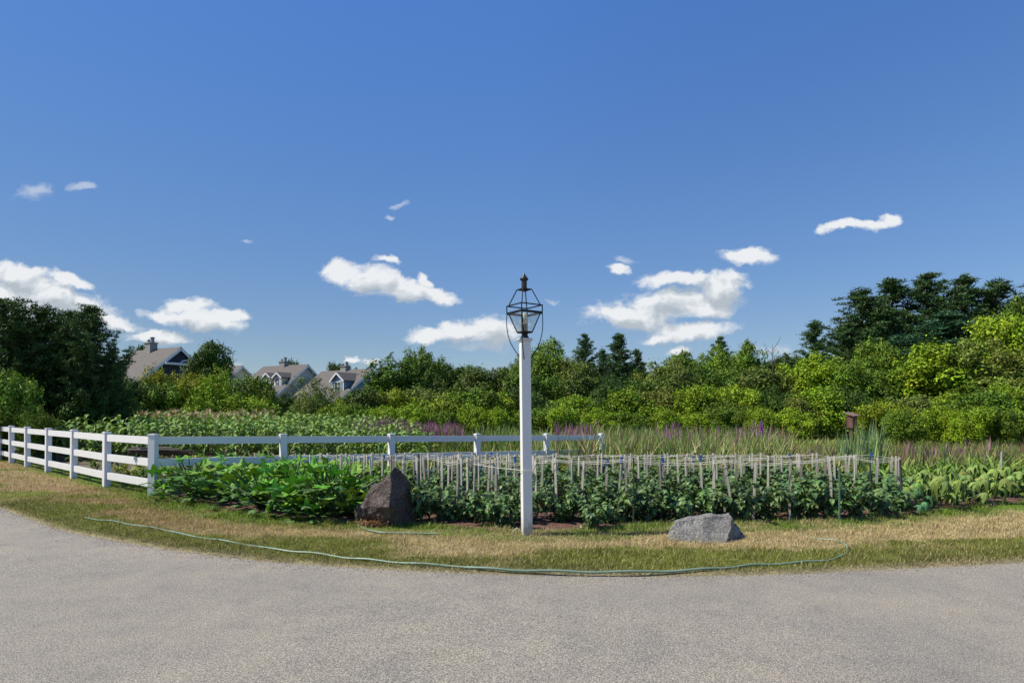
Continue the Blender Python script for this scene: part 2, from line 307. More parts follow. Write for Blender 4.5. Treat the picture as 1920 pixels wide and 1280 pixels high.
def blades(P, az, el, droop, L_, W, S=4, prof='leaf', fold=.25, C=(1, 1, 1), single=False, twist=0):
    """N curved leaves: spine plus two edges (or two edges only when single)"""
    N = len(P); P = np.asarray(P, float); f = lambda q: np.broadcast_to(np.asarray(q, float), (N,))
    az, el, droop, L_, W, twist = map(f, (az, el, droop, L_, W, twist)); t = np.linspace(0, 1, S + 1)
    e = el[:, None] - droop[:, None] * t; h = np.c_[np.cos(az), np.sin(az), np.zeros(N)]; up = np.array((0, 0, 1.))
    step = (L_ / S)[:, None, None] * (np.cos(e)[:, :, None] * h[:, None] + np.sin(e)[:, :, None] * up)
    pos = P[:, None] + np.concatenate([np.zeros((N, 1, 3)), np.cumsum((step[:, 1:] + step[:, :-1]) / 2, 1)], 1)
    side = np.c_[-np.sin(az), np.cos(az), np.zeros(N)][:, None]
    nrm = -np.sin(e)[:, :, None] * h[:, None] + np.cos(e)[:, :, None] * up
    ct, st = np.cos(twist)[:, None, None], np.sin(twist)[:, None, None]; side, nrm = side * ct + nrm * st, nrm * ct - side * st
    if prof == 'leaf': w = np.sin(np.pi * np.clip(t, .0, 1) ** .75) * .98 + .02
    elif prof == 'strap': w = np.minimum(1, (1 - t) * 2.2 + .03) * np.minimum(1, .55 + t * 2)
    else: w = 1 - t * .97
    w = (W[:, None] / 2 * w)[:, :, None]
    A = pos + side * w + nrm * w * fold; B = pos - side * w + nrm * w * fold
    if single:
        V = np.stack([A, B], 2); k = 2
        q = [(2 * i, 2 * i + 1, 2 * i + 3, 2 * i + 2) for i in range(S)]
    else:
        V = np.stack([A, pos, B], 2); k = 3
        q = [r for i in range(S) for r in ((3 * i, 3 * i + 1, 3 * i + 4, 3 * i + 3), (3 * i + 1, 3 * i + 2, 3 * i + 5, 3 * i + 4))]
    nv = (S + 1) * k; F = (np.array(q)[None] + (np.arange(N) * nv)[:, None, None]).reshape(-1, 4)
    C = np.asarray(C, float); C = np.broadcast_to(C if C.ndim == 2 else C[None], (N, 3))
    return V.reshape(-1, 3), F, np.repeat(C, nv, 0)
def vcol(base, n, v=.2, hue=.12):
    b = np.array(base)[None] * (1 + rng.uniform(-v, v, (n, 1))); b = b * (1 + rng.uniform(-hue, hue, (n, 3)) * np.array((1, .3, 1))); return np.clip(b, 0, 1)
def vnoise(x, y, s, seed=0):                   # smooth value noise in numpy
    x = np.asarray(x, float) * s + 100.3; y = np.asarray(y, float) * s + 57.7; xi = np.floor(x).astype(int); yi = np.floor(y).astype(int); fx = x - xi; fy = y - yi
    fx = fx * fx * (3 - 2 * fx); fy = fy * fy * (3 - 2 * fy); r = np.random.default_rng(1000 + seed).random((256, 256)); g = lambda a, b: r[a % 256, b % 256]
    return (g(xi, yi) * (1 - fx) + g(xi + 1, yi) * fx) * (1 - fy) + (g(xi, yi + 1) * (1 - fx) + g(xi + 1, yi + 1) * fx) * fy
def fbm(x, y, s, o=4, seed=0): return sum(vnoise(x, y, s * 2 ** i, seed + i) * .5 ** i for i in range(o)) / (2 - .5 ** (o - 1))
# ------------------------------------------------------------------ object helpers
def link(o): col.objects.link(o); return o
def thing(name, label, cat, loc=(0, 0, 0), rz=0, group=None, data=None):
    o = link(bpy.data.objects.new(name, data)); o.location = loc; o.rotation_euler = (0, 0, rz)
    o['label'] = label; o['category'] = cat
    if group: o['group'] = group
    return o
def part(name, me, parent, label=None):
    o = link(bpy.data.objects.new(name, me)); o.parent = parent
    if label: o['label'] = label
    return o
def kindo(name, me, kind, label=None):
    o = link(bpy.data.objects.new(name, me)); o['kind'] = kind
    if label: o['label'] = label; o['category'] = name.replace('_', ' ')
    return o
def copy_tree(o, parent=None):
    c = o.copy(); link(c); c.parent = parent
    for ch in o.children: copy_tree(ch, c)
    return c
# ------------------------------------------------------------------ ground, road, lawn, beds
edge = np.array([(-60, 60), (-40, 40), (-20, 20.6), (-16, 16.9), (-12, 13.3), (-8.68, 10.4), (-6.1, 8.36), (-4.19, 7.3), (-2.79, 6.69), (-1.43, 6.34), (0, 6.09), (1.58, 6.05), (2.67, 6.13), (5.5, 6.59), (8, 7.3), (11, 8.5), (16, 11), (30, 18), (60, 33)])
bed = np.array([(-60, 64), (-40, 44), (-18, 22.6), (-12.5, 17.4), (-8.76, 14.0), (-7.3, 12.7), (-6.4, 11.3), (-5.6, 10.7), (-3.74, 9.34), (-2.2, 8.76), (-1.19, 8.56), (.21, 8.1), (.99, 8.18), (2.2, 8.72), (3.73, 8.76), (6.07, 9.44), (8.83, 10.8), (11, 12.5), (16, 15), (30, 22), (60, 37)])
def smooth_curve(P):
    xs = np.linspace(P[0, 0], P[-1, 0], 6001); ys = np.interp(xs, P[:, 0], P[:, 1]); k = np.hanning(61); k /= k.sum()
    yy = np.convolve(np.pad(ys, 30, mode='reflect', reflect_type='odd'), k, 'valid'); return lambda x: np.interp(x, xs, yy)
fe, fb = smooth_curve(edge), smooth_curve(bed)
def strip(xs, f0, f1, n, hf, cf=None):
    xs = np.asarray(xs, float); t = np.linspace(0, 1, n); y = f0(xs)[:, None] * (1 - t) + f1(xs)[:, None] * t; x = np.repeat(xs[:, None], n, 1)
    V = np.stack([x, y, hf(x, y)], -1).reshape(-1, 3); i, j = np.meshgrid(np.arange(len(xs) - 1), np.arange(n - 1), indexing='ij'); a = (i * n + j).ravel()
    F = np.c_[a, a + n, a + n + 1, a + 1]; C = None if cf is None else cf(V[:, 0], V[:, 1]); return V, F, C
def grid_axis(far, near, step): return np.unique(np.r_[np.linspace(-far, -near, 20), np.arange(-near, near + step, step), np.linspace(near, far, 20)])
gx = grid_axis(2500, 40, 1.0); gy = np.unique(np.r_[-300., -60, np.arange(-20, 90, 1.0), np.linspace(90, 3000, 16)])
XX, YY = np.meshgrid(gx, gy, indexing='ij'); n = len(gy)
V = np.stack([XX, YY, G(XX, YY) - .045 - .5 * np.clip((YY - 300) / 600, 0, 1)], -1).reshape(-1, 3); i, j = np.meshgrid(np.arange(len(gx) - 1), np.arange(n - 1), indexing='ij'); a = (i * n + j).ravel()
kindo('ground', np_mesh('ground', V, np.c_[a, a + n, a + n + 1, a + 1], M['ground']), 'structure')
V, F, _ = strip(np.unique(np.r_[np.linspace(-60, -20, 20), np.arange(-20, 16, .25), np.linspace(16, 60, 20)]), lambda x: np.full_like(x, -25.), lambda x: fe(x) + .12, 60, lambda x, y: 0 * x + .006 * vnoise(x, y, .5) - .012)
kindo('road', np_mesh('road', V, F, M['asphalt']), 'structure')
def lawncol(x, y):
    e, b = fe(x), fb(x); t = (y - e) / np.maximum(b - e, .1); nz = fbm(x, y, 1.3, 4, 3); n2 = fbm(x * .5, y * 1.6, 1.1, 4, 9); fine = fbm(x, y, 14, 2, 20)
    tan = np.array((.375, .298, .160)); grn = np.array((.11, .19, .022)); olv = np.array((.15, .165, .035)); brn = np.array((.24, .165, .085)); dark = np.array((.105, .105, .035))
    t = t + (n2 - .5) * .35 + (nz - .5) * .25
    # dryness: bands parallel to the road
    dry = np.exp(-((t - .56) / .20) ** 2) * 1.0 + (n2 - .5) * 2.3 + (nz - .5) * 1.1
    dry = np.where(x > 1.5, dry + .30 * np.exp(-((t - .60) / .30) ** 2), dry)
    dry = np.where(x < -2.5, dry - .12, dry); dry = np.clip(dry * 1.5 - .34 + (fbm(x, y, 5, 3, 55) - .5) * .9, 0, 1)
    g = np.clip((t - .62) * 3.2 + (nz - .5) * 1.6, 0, 1)[:, None]
    base = (olv * (1 - g) + grn * g); lw = np.clip((.30 - t) * 3.0 + (nz - .5) * 2.2 + (n2 - .55) * 2, 0, 1)[:, None] * .75; base = base * (1 - lw) + dark * lw
    lf = np.clip((-2.5 - x) / 3, 0, 1)[:, None] * np.clip((n2 * 1.6 - .35), 0, 1)[:, None]; tn = tan * (1 - lf) + brn * lf
    c = base * (1 - dry[:, None]) + tn * dry[:, None]
    r = np.clip(1 - (y - e) / .16, 0, 1)[:, None]; c = c * (1 - r * .8) + np.array((.36, .30, .20)) * r * .8
    return c * (.75 + .5 * fine)[:, None]
xs = np.unique(np.r_[np.linspace(-60, -20, 30), np.arange(-20, 14, .06), np.linspace(14, 60, 60)])
lawnh = lambda x, y: G(x, y) - .030 + .042 * np.clip((y - fe(x) + .05) / .12, 0, 1) + .02 * vnoise(x, y, 2.2, 5) * np.clip((y - fe(x)) / .4, 0, 1)
jit = lambda x: fe(x) + .05 * (fbm(x, x * 0, 2.5, 3, 40) - .5) + .03 * (vnoise(x, x * 0, 14, 41) - .5)
V, F, C = strip(xs, jit, lambda x: fb(x) - .06 + .25 * (fbm(x, x * 0, 1.2, 3, 44) - .5), 46, lawnh, lawncol)
kindo('lawn', np_mesh('lawn', V, F, M['lawn'], C), 'structure')
# bare mulch of the staked bed, tilled soil behind the left fence
V, F, _ = strip(np.arange(-6.5, 13, .1), lambda x: fb(x) - .35, lambda x: fb(x) * 0 + np.where(x < -1, 14.0, 15.5), 70, lambda x, y: G(x, y) + .004 + .035 * fbm(x, y, 5, 4, 60) * np.clip((y - fb(x) + .1) / .3, 0, 1))
kindo('mulch_bed', np_mesh('mulch_bed', V, F, M['mulch']), 'structure')
V, F, _ = strip(np.arange(-26, -2.6, .2), lambda x: np.maximum(fb(x) - .2, 11.0 + 0 * x + np.clip((x + 7) * .8, 0, 9)), lambda x: np.maximum(fb(x) + .5, 38 + 0 * x), 80, lambda x, y: G(x, y) - .02 + .05 * fbm(x, y, 3, 4, 66) * np.clip((y - fb(x)) / .4, 0, 1))
kindo('tilled_soil', np_mesh('tilled_soil', V, F, M['tilled']), 'structure')
# ---- grass blades on the verge
def grass_blades():
    n = 330000; x = rng.uniform(-20, 12, n); x = np.where(rng.random(n) < .7, rng.uniform(-9, 8, n), x); e, b = fe(x), fb(x); y = e - .02 - .06 * vnoise(x, x * 0, 3.1, 90) ** 2 + (b - e + .06 + .16 * vnoise(x, x * 0, 2.5, 91)) * rng.random(n)
    keep = (rng.random(n) < np.clip(7.5 / y, .3, 1)) & (np.abs(x) < y * .95 + .5); x, y = x[keep], y[keep]; n = len(x)
    c = lawncol(x, y); sw = rng.random(n) < .16; c[sw] = c[sw] * .3 + np.array((.36, .31, .17)) * .75 * rng.uniform(.7, 1.2, (int(sw.sum()), 1)); t = (y - fe(x)) / np.maximum(fb(x) - fe(x), .1); d = np.clip(y / 8, 1, 2.2)
    clump = fbm(x, y, 4.5, 3, 77) * 1.5 - .15; clump = np.clip(clump, .08, 1.3); L_ = rng.uniform(.022, .062, n) * (.5 + clump) * (1 + .5 * (t > .93))
    nonlin = np.clip(y - fe(x), 0, .1) * 6 + .4; L_ *= nonlin
    return blades(np.c_[x, y, lawnh(x, y) - .004], rng.uniform(0, 6.28, n), rng.uniform(.6, 1.5, n), rng.uniform(.2, 1.4, n), L_ * (.8 + .3 * d), rng.uniform(.004, .008, n) * d, 2, 'taper', 0, c * rng.uniform(.45, 1.9, (n, 1)) * np.where(rng.random((n, 1)) < .18, np.array([[1.4, 1.35, 1.4]]), 1), True)
V, F, C = grass_blades()
kindo('grass', np_mesh('grass', V, F, M['grass'], C), 'stuff', 'short mown grass of the verge, green with dry tan bands')

def grit():
    n = 4500; x = rng.uniform(-12, 9, n); off = rng.exponential(.10, n); far = rng.random(n) < .12; off = np.where(far, rng.uniform(0, 3, n), off); y = fe(x) - off; P = np.c_[x, y, np.full(n, -.006)]
    s = rng.uniform(.003, .007, n) * np.where(far, 1.0, 1.1); T = np.array([(1, 0, 0), (0, 1, 0), (-1, 0, 0), (0, -1, 0), (0, 0, .8), (0, 0, -.5)]); V = P[:, None] + T[None] * s[:, None, None] * rng.uniform(.7, 1.3, (n, 6, 1))
    F = np.array([(0, 1, 4, 4), (1, 2, 4, 4), (2, 3, 4, 4), (3, 0, 4, 4)])[:, :3]; F = (F[None] + (np.arange(n) * 6)[:, None, None]).reshape(-1, 3); C = np.where(rng.random((n, 1)) < .5, np.array([[.42, .37, .29]]), np.array([[.22, .20, .17]])) * rng.uniform(.6, 1.4, (n, 1))
    return np_mesh('gravel', V.reshape(-1, 3), F, M['straw'], np.repeat(C, 6, 0))
kindo('gravel', grit(), 'stuff', 'loose grit and crumbs along the road edge')
# ------------------------------------------------------------------ fence
FP = [(-17.75, 21.2), (-15.99, 19.6), (-14.3, 18.1), (-12.48, 16.5), (-10.65, 14.9), (-8.76, 13.25), (-6.85, 11.7), (-4.88, 13.1), (-2.86, 14.5), (-.90, 15.9), (.98, 17.3), (2.72, 18.7)]
fence = thing('rail_fence', 'white three rail vinyl fence that turns a corner behind the leafy squash bed', 'fence')
def fence_post():
    g = Geo(); boxg(g, (0, 0, .60), (.13, .13, 1.20)); boxg(g, (0, 0, 1.203), (.150, .150, .022)); boxg(g, (0, 0, 1.219), (.11, .11, .012)); return g.mesh('fence_post', M['vinyl'])
pm = fence_post()
for k, (x, y) in enumerate(FP):
    p = part('post', pm, fence); p.location = (x, y, float(G(x, y)) - .01); p.rotation_euler = (R(random.uniform(-.6, .6)), R(random.uniform(-.6, .6)), math.atan2(FP[min(k + 1, 11)][1] - y, FP[min(k + 1, 11)][0] - x) if k != 6 and k < 11 else R(-4 if k == 6 else 38))
for k in range(len(FP) - 1):
    (x0, y0), (x1, y1) = FP[k], FP[k + 1]; d = np.array((x1 - x0, y1 - y0)); d = d / np.linalg.norm(d) * .060
    for z in (1.085, .665, .27):
        g = Geo(); beam(g, (x0 + d[0], y0 + d[1], float(G(x0, y0)) + z), (x1 - d[0], y1 - d[1], float(G(x1, y1)) + z), .045, .145); part('rail', g.mesh('fence_rail', M['vinyl']), fence)
# planks resting on the middle rail behind the corner post
rd = np.array((1.92, 1.4)); rd /= np.linalg.norm(rd)
for k, (x0, x1, z, dy, mt, lb) in enumerate([(240, 352, .815, .13, 'board', 'dark weathered plank, lowest of the pile on the fence rail'), (244, 366, .85, .17, 'board', 'dark brown plank in the middle of the pile on the fence rail'),
        (240, 335, .885, .10, 'boardtop', 'bleached plank near the top of the pile on the fence rail'), (247, 322, .92, .20, 'boardtop', 'short pale plank, topmost of the pile on the fence rail'), (262, 364, .782, .24, 'board', 'dark plank at the back of the pile behind the fence rail')]):
    yy = 12.05 + dy; a = (X(x0, yy), yy, z); b = (X(x1, yy + .15), yy + .15, z - .01 * (k % 2)); g = Geo(); beam(g, a, b, .11, .028)
    thing('plank', lb, 'plank', group='planks lying on the fence', data=g.mesh('plank', M[mt]))
g = Geo()
# ------------------------------------------------------------------ lamp post
def lamp_post():
    d = 7.93; bx = X(988, d); root = thing('lamp_post', 'white square lamp post with a black open-frame lantern, in front of the staked bed', 'lamp post', (bx, d, 0))
    root.rotation_euler = (0, R(-.62), 0)
    H = Hh(637, d); g = Geo(); boxg(g, (0, 0, H / 2 - .05), (.126, .126, H + .1)); me = g.mesh('post', M['postpaint'])
    po = part('post', me, root); po.rotation_euler = (0, 0, R(12)); bv = po.modifiers.new('b', 'BEVEL'); bv.width = .008; bv.segments = 2
    g = Geo(); boxg(g, (0, 0, H + .006), (.178, .178, .016)); boxg(g, (0, 0, H - .014), (.15, .15, .022)); c = part('post_cap', g.mesh('post_cap', M['paint']), root); c.rotation_euler = (0, 0, R(12))
    lan = link(bpy.data.objects.new('lantern', None)); lan.parent = root; lan.location = (0, 0, H + .014)
    s = d / FPX; z = lambda py: (637 - py) * s - .014
    hd = .232; ang = [R(-90 + 90 * k - 10) for k in range(4)]; cor = lambda r, h: [(r * math.cos(a), r * math.sin(a), h) for a in ang]
    g = Geo(); lathe(g, [(.0, 0), (.05, 0), (.055, .02), (.04, .035), (.04, .07), (.058, .078), (.058, .095), (0, .098)], 14); part('neck', g.mesh('neck', M['black']), lan)
    # base plate
    zb = z(623); g = Geo()
    lathe(g, [(0, zb - .010), (.098, zb - .010), (.105, zb), (.098, zb + .012), (0, zb + .012)], 4); pl = part('base_plate', g.mesh('base_plate', M['black']), lan); pl.rotation_euler = (0, 0, ang[0])
    zr0, zr1, zt = z(587), z(573), z(543); g = Geo()
    ca, cb, cbot, ctop = cor(hd, zr0), cor(hd, zr1), cor(.098, zb), cor(.098, zt)
    for k in range(4):
        a, b = ca[k], ca[(k + 1) % 4]; beam(g, a, b, .012, .030); a, b = cb[k], cb[(k + 1) % 4]; beam(g, a, b, .012, .014)
        beam(g, (ca[k][0], ca[k][1], zr0), (cb[k][0], cb[k][1], zr1), .014, .014)
    part('ring_frame', g.mesh('ring_frame', M['black']), lan)
    for k in range(4):
        g = Geo(); q = .9; beam(g, cbot[k], (ca[k][0] * q, ca[k][1] * q, zr0), .013, .013); part('lower_strut', g.mesh('lower_strut', M['black']), lan)
        g = Geo(); beam(g, (cb[k][0] * q, cb[k][1] * q, zr1), ctop[k], .012, .012); part('upper_strut', g.mesh('upper_strut', M['black']), lan)
    g = Geo(); lathe(g, [(0, zt - .006), (.098, zt - .006), (.098, zt + .008), (0, zt + .010)], 4); tp = part('top_plate', g.mesh('top_plate', M['black']), lan); tp.rotation_euler = (0, 0, ang[0])
    g = Geo(); lathe(g, [(0, zt - .02), (.036, zt - .02), (.036, z(526)), (.052, z(525)), (.057, z(523)), (.045, z(521)), (.016, z(515)), (.004, z(511)), (0, z(511))], 16); part('chimney_finial', g.mesh('finial', M['coppertop']), lan)
    g = Geo(); lathe(g, [(.0, zb + .01), (.032, zb + .01), (.032, zb + .1), (.026, zb + .11)], 14); part('socket', g.mesh('socket', M['coppertop']), lan)
    g = Geo(); lathe(g, [(.030, zb + .105), (.038, zb + .16), (.036, zb + .2), (.030, zb + .25), (.028, zb + .25), (.034, zb + .2), (.036, zb + .16), (.028, zb + .108)], 14); part('glass_chimney', g.mesh('chimney', M['glass'], True), lan)
    for k in range(4):
        a0, a1 = np.array(cbot[k]), np.array(cbot[(k + 1) % 4]); b0, b1 = np.array((ca[k][0] * .9, ca[k][1] * .9, zr0 - .004)), np.array((ca[(k + 1) % 4][0] * .9, ca[(k + 1) % 4][1] * .9, zr0 - .004)); nn_ = np.cross(a1 - a0, b0 - a0); nn_ = nn_ / np.linalg.norm(nn_) * .0015
        m_ = lambda p, q, t: p * (1 - t) + q * t; q = [m_(a0, a1, .04), m_(a0, a1, .96), m_(b0, b1, .96), m_(b0, b1, .04)]; g = Geo(); g.add(np.array([p - nn_ for p in q] + [p + nn_ for p in q]), [(0, 3, 2, 1), (4, 5, 6, 7), (0, 1, 5, 4), (1, 2, 6, 5), (2, 3, 7, 6), (3, 0, 4, 7)])
        part('glass_pane', g.mesh('glass_pane', M['clearpane']), lan)
    # curved wire brackets from the ring down to the post
    for k, (px, py) in enumerate([(983, 674), (995, 671), (988, 668), (973, 666)]):
        a = np.array(ca[k]); ez = z(py); r = .08; n_ = a[:2] / np.linalg.norm(a[:2]); t = np.linspace(0, 1, 14)
        rr = hd * (1 - t ** 2.4) + r * t ** 2.4 + .012 * np.sin(t * 3.14); zz = zr0 + (ez - zr0) * (t ** .9)
        g = Geo(); tube(g, np.c_[n_[0] * rr, n_[1] * rr, zz], .0062, 6); part('wire_bracket', g.mesh('wire_bracket', M['black']), lan)
    return root
lamp_post()
# ------------------------------------------------------------------ boulders
def boulder(name, pts, mat, label, loc, seed, amp=.035, crag=1):
    bm = bmesh.new(); [bm.verts.new(p) for p in pts]; r = bmesh.ops.convex_hull(bm, input=bm.verts[:]); 
    for v in [v for v in bm.verts if not v.link_faces]: bm.verts.remove(v)
    bmesh.ops.triangulate(bm, faces=bm.faces[:])
    bmesh.ops.subdivide_edges(bm, edges=[e for e in bm.edges if e.calc_length() > .22], cuts=1); bmesh.ops.triangulate(bm, faces=bm.faces[:]); rr_ = random.Random(seed)
    for v in bm.verts: v.co += Vector((rr_.uniform(-1, 1), rr_.uniform(-1, 1), rr_.uniform(-1, 1))) * .02
    for _ in range(5): bmesh.ops.subdivide_edges(bm, edges=[e for e in bm.edges if e.calc_length() > .035], cuts=1, use_grid_fill=True); bmesh.ops.triangulate(bm, faces=bm.faces[:])
    for v in bm.verts: v.co = v.co
    bm.normal_update(); off = Vector((seed * 7.3, seed * 1.7, 0)); new = []
    for v in bm.verts:
        p = v.co * 1.0 + off; a = mnoise.fractal(p * 3.2, 1.0, 2.0, 5) * amp * crag; b = mnoise.ridged_multi_fractal(p * 5, 1.0, 2.1, 4, 1.0, 2.0) * amp * .35; c = mnoise.voronoi(p * 5)[0][0] * amp * 1.1
        new.append(v.co + v.normal * (a + b - c))
    for v, p in zip(bm.verts, new): v.co = p
    me = bpy.data.meshes.new(name); bm.to_mesh(me); bm.free(); me.materials.append(mat)
    return thing(name, label, 'boulder', loc, group=None, data=me)
boulder('boulder', [(-.42, .02, .20), (-.41, .10, .05), (-.30, -.14, .29), (-.05, -.27, .31), (.10, -.34, .33), (-.17, -.0, .57), (.06, -.08, .80), (.13, -.03, .86), (.27, .16, .72), (.33, .20, .45), (.38, .20, .12), (.42, .22, 0),
    (-.36, .1, -.05), (-.1, -.02, -.05), (.12, -.08, -.05), (.38, .12, -.05), (-.25, .35, -.05), (.35, .42, -.05), (.15, .22, .74), (-.3, .28, .28)], M['rock_dark'], 'tall dark brown boulder with a pointed top beside the squash leaves', (X(724, 8.72), 8.72, 0), 1, .038)
boulder('boulder', [(-.52, .0, .14), (-.53, -.08, -.03), (-.50, -.02, .17), (-.42, .12, .265), (-.38, .02, .25), (-.1, .1, .30), (.12, .05, .295), (.25, .02, .325), (.30, .10, .335), (.24, -.10, .20), (.0, -.30, -.03), (.08, -.28, .0), (-.3, -.25, -.03),
    (.52, .12, -.03), (.45, .12, .10), (.40, .15, .20), (.42, .3, -.03), (-.45, .35, -.03), (.2, .35, .2), (-.3, .3, .2)], M['rock_grey'], 'low pale grey granite boulder lying on the dry grass', (X(1329, 7.72), 7.72, 0), 2, .034)
# dry leaf litter heap by the dark boulder
V, F, C = blades(np.c_[X(700, 8.55) + rng.normal(0, .12, 500), 8.55 + rng.normal(0, .05, 500), rng.uniform(.0, .1, 500)], rng.uniform(0, 6.28, 500), rng.uniform(-.4, 1.2, 500), rng.uniform(0, 2, 500), rng.uniform(.04, .10, 500), rng.uniform(.01, .03, 500), 3, 'leaf', .2, vcol((.34, .19, .11), 500, .5), False)
kindo('dry_leaves', np_mesh('dry_leaves', V, F, M['straw'], C), 'stuff', 'heap of dry brown leaves at the foot of the dark boulder')
# ------------------------------------------------------------------ garden hoses
def gp(px, py, up=.028): d = FPX * CAMH / (py - HOR); return (X(px, d), d, up)
def catmull(P, k=14):
    P = [np.array(p) for p in P]; P = [2 * P[0] - P[1]] + P + [2 * P[-1] - P[-2]]; out = []
    for i in range(1, len(P) - 2):
        for t in np.linspace(0, 1, k, endpoint=False):
            a, b, c, d = P[i - 1:i + 3]; out.append(.5 * ((2 * b) + (c - a) * t + (2 * a - 5 * b + 4 * c - d) * t ** 2 + (3 * b - a - 3 * c + d) * t ** 3))
    out.append(P[-2]); return np.array(out)
hp = [gp(*q) for q in [(146, 973, ), (180, 978), (215, 982), (260, 990), (310, 998), (345, 1007), (400, 1016), (450, 1024), (520, 1036), (575, 1041), (640, 1050), (700, 1056), (770, 1062), (850, 1067), (930, 1073), (1010, 1076), (1100, 1078), (1200, 1078), (1290, 1075), (1360, 1070), (1420, 1065), (1490, 1061), (1550, 1056), (1582, 1046), (1589, 1034), (1580, 1022), (1555, 1017), (1522, 1013)]]
g = Geo(); P = catmull(hp); P[:, 2] = .030 + .006 * np.sin(np.arange(len(P)) * .3) + .006; P[:6, 2] -= .03; tube(g, P, .0125, 8)
thing('garden_hose', 'long green garden hose snaking along the grass at the road edge', 'garden hose', data=g.mesh('garden_hose', M['hose'], True))
g = Geo(); P = catmull([gp(*q) for q in [(676, 992), (690, 999), (715, 1004), (750, 1005), (785, 1006), (822, 1007)]]); P[:, 2] = .045; tube(g, P, .011, 8)
thing('garden_hose', 'short pale green piece of hose in the grass below the dark boulder', 'garden hose', data=g.mesh('hose_piece', M['hose'], True))
g = Geo(); P = catmull([(.03, 7.98, .03), (-.03, 7.93, .12), (-.09, 7.95, .07), (-.10, 7.98, .02)]) + np.array((X(985, 7.93) - .07, 0, 0)); tube(g, P, .005, 6)
thing('cable', 'thin pale cable curling out of the soil at the foot of the lamp post', 'cable', data=g.mesh('cable', M['string']))

# ------------------------------------------------------------------ stakes and twine
def stake_mesh(w, t, h, mat, seed):
    g = Geo(); rr = random.Random(seed); boxg(g, (0, 0, h / 2 - .08), (w, t, h + .16)); me = g.mesh('stake', mat); return me
SM = [stake_mesh(.035, .020, h, M['stakewood'], k) for k, h in enumerate((.86, .89, .92))]
bandm = (lambda g: (boxg(g, (0, 0, 0), (.040, .030, .11)), g.mesh('blue_band', M['blue']))[1])(Geo())
rows = [(9.25, 812, 1600), (10.15, 700, 1695), (11.05, 640, 1700), (11.95, 600, 1690), (12.85, 540, 1600), (13.75, 478, 1500)]
explicit = {0: [(828, 0), (858, 0), (877, 0), (888, 0), (912, 0), (930, 0), (973, 1), (1006, 0), (1045, 0), (1089, 0), (1135, 1), (1175, 0), (1240, 0), (1339, 0), (1376, 2), (1412, 0), (1480, 0), (1560, 0)],
            1: [(700, 0), (716, 0), (733, 0), (755, 0), (782, 0), (800, 0), (840, 0), (866, 0), (898, 0), (922, 0), (965, 1), (1014, 0), (1072, 0), (1160, 1), (1200, 0), (1243, 1), (1288, 0), (1318, 1), (1354, 0), (1395, 0), (1440, 0), (1500, 0), (1545, 0), (1600, 0), (1640, 0), (1685, 0)]}
rowstakes = []; nst = 0
proto = {}
def stake(x, y, kind, row, k):
    label = ['grey wooden stake holding twine in the front row of the leafy bed', 'grey wooden stake holding twine in the second row of the leafy bed'] + ['thin grey wooden stake among the rear rows of twine and leafy plants'] * 4
    key = (kind, k % 3)
    if key not in proto:
        o = thing('wooden_stake', '', 'stake', data=SM[k % 3])
        if kind == 1: b = part('blue_band', bandm, o); b.location = (0, 0, (.86, .89, .92)[k % 3] - .04)
        proto[key] = o
    else: o = copy_tree(proto[key])
    o.location = (x, y, float(G(x, y))); o.rotation_euler = (R(random.gauss(0, 1.3)), R(random.gauss(0, 2.2) + (-9 if kind == 2 else 0)), R(random.uniform(-62, -22))); o.scale = (1, 1, 1.02 - .035 * row); 
    o['label'] = label[row] if kind == 0 else ('wooden stake with a blue taped top, in the ' + ('front' if row == 0 else 'second' if row == 1 else 'rear') + (' row left of the lamp post' if x < .2 else ' row right of the lamp post')) if kind == 1 else 'grey wooden stake leaning to the left in the front row'
    o['group'] = 'stakes holding up twine in the bed'; h = (.86, .89, .92)[k % 3] * (1.02 - .035 * row) + float(G(x, y)) - .045
    return (x + (-.13 if kind == 2 else 0), y, h)
for r, (yr, p0, p1) in enumerate(rows):
    tops = []
    if r in explicit:
        lst = explicit[r]
    else:
        lst = []; p = p0
        while p < p1: lst.append((p, 1 if random.random() < .05 else 0)); p += random.uniform(.55, 1.25) * (19 if p < 1000 else 40)
    for k, (px, kd) in enumerate(lst):
        y = yr + random.uniform(-.12, .12); tops.append(stake(X(px, y), y, kd, r, nst)); nst += 1
    rowstakes.append(tops)
for r, tops in enumerate(rowstakes):
    g = Geo()
    for side in ((-1, 1) if r < 2 else (1,)):
        P = []
        for a, b in zip(tops[:-1], tops[1:]):
            a = np.array(a); b = np.array(b); L_ = np.linalg.norm(b - a)
            for t in np.linspace(0, 1, 5, endpoint=False): q = a * (1 - t) + b * t; P.append(q + np.array((0, side * .014, -.05 * L_ * .2 * 4 * t * (1 - t) + (.012 if side > 0 else -.012))))
        P.append(np.array(tops[-1]))
        if r == 0 and side < 0:
            pass
        tube(g, P, .0036, 4)
    thing('twine', ['pale twine strung along the front row of stakes', 'pale twine strung along the second row of stakes', 'pale twine strung along the third row of stakes', 'pale twine strung along the fourth row of stakes', 'pale twine strung along the fifth row of stakes', 'pale twine strung along the rearmost row of stakes'][r], 'twine', group='twine lines between the stakes', data=g.mesh('twine', M['string']))
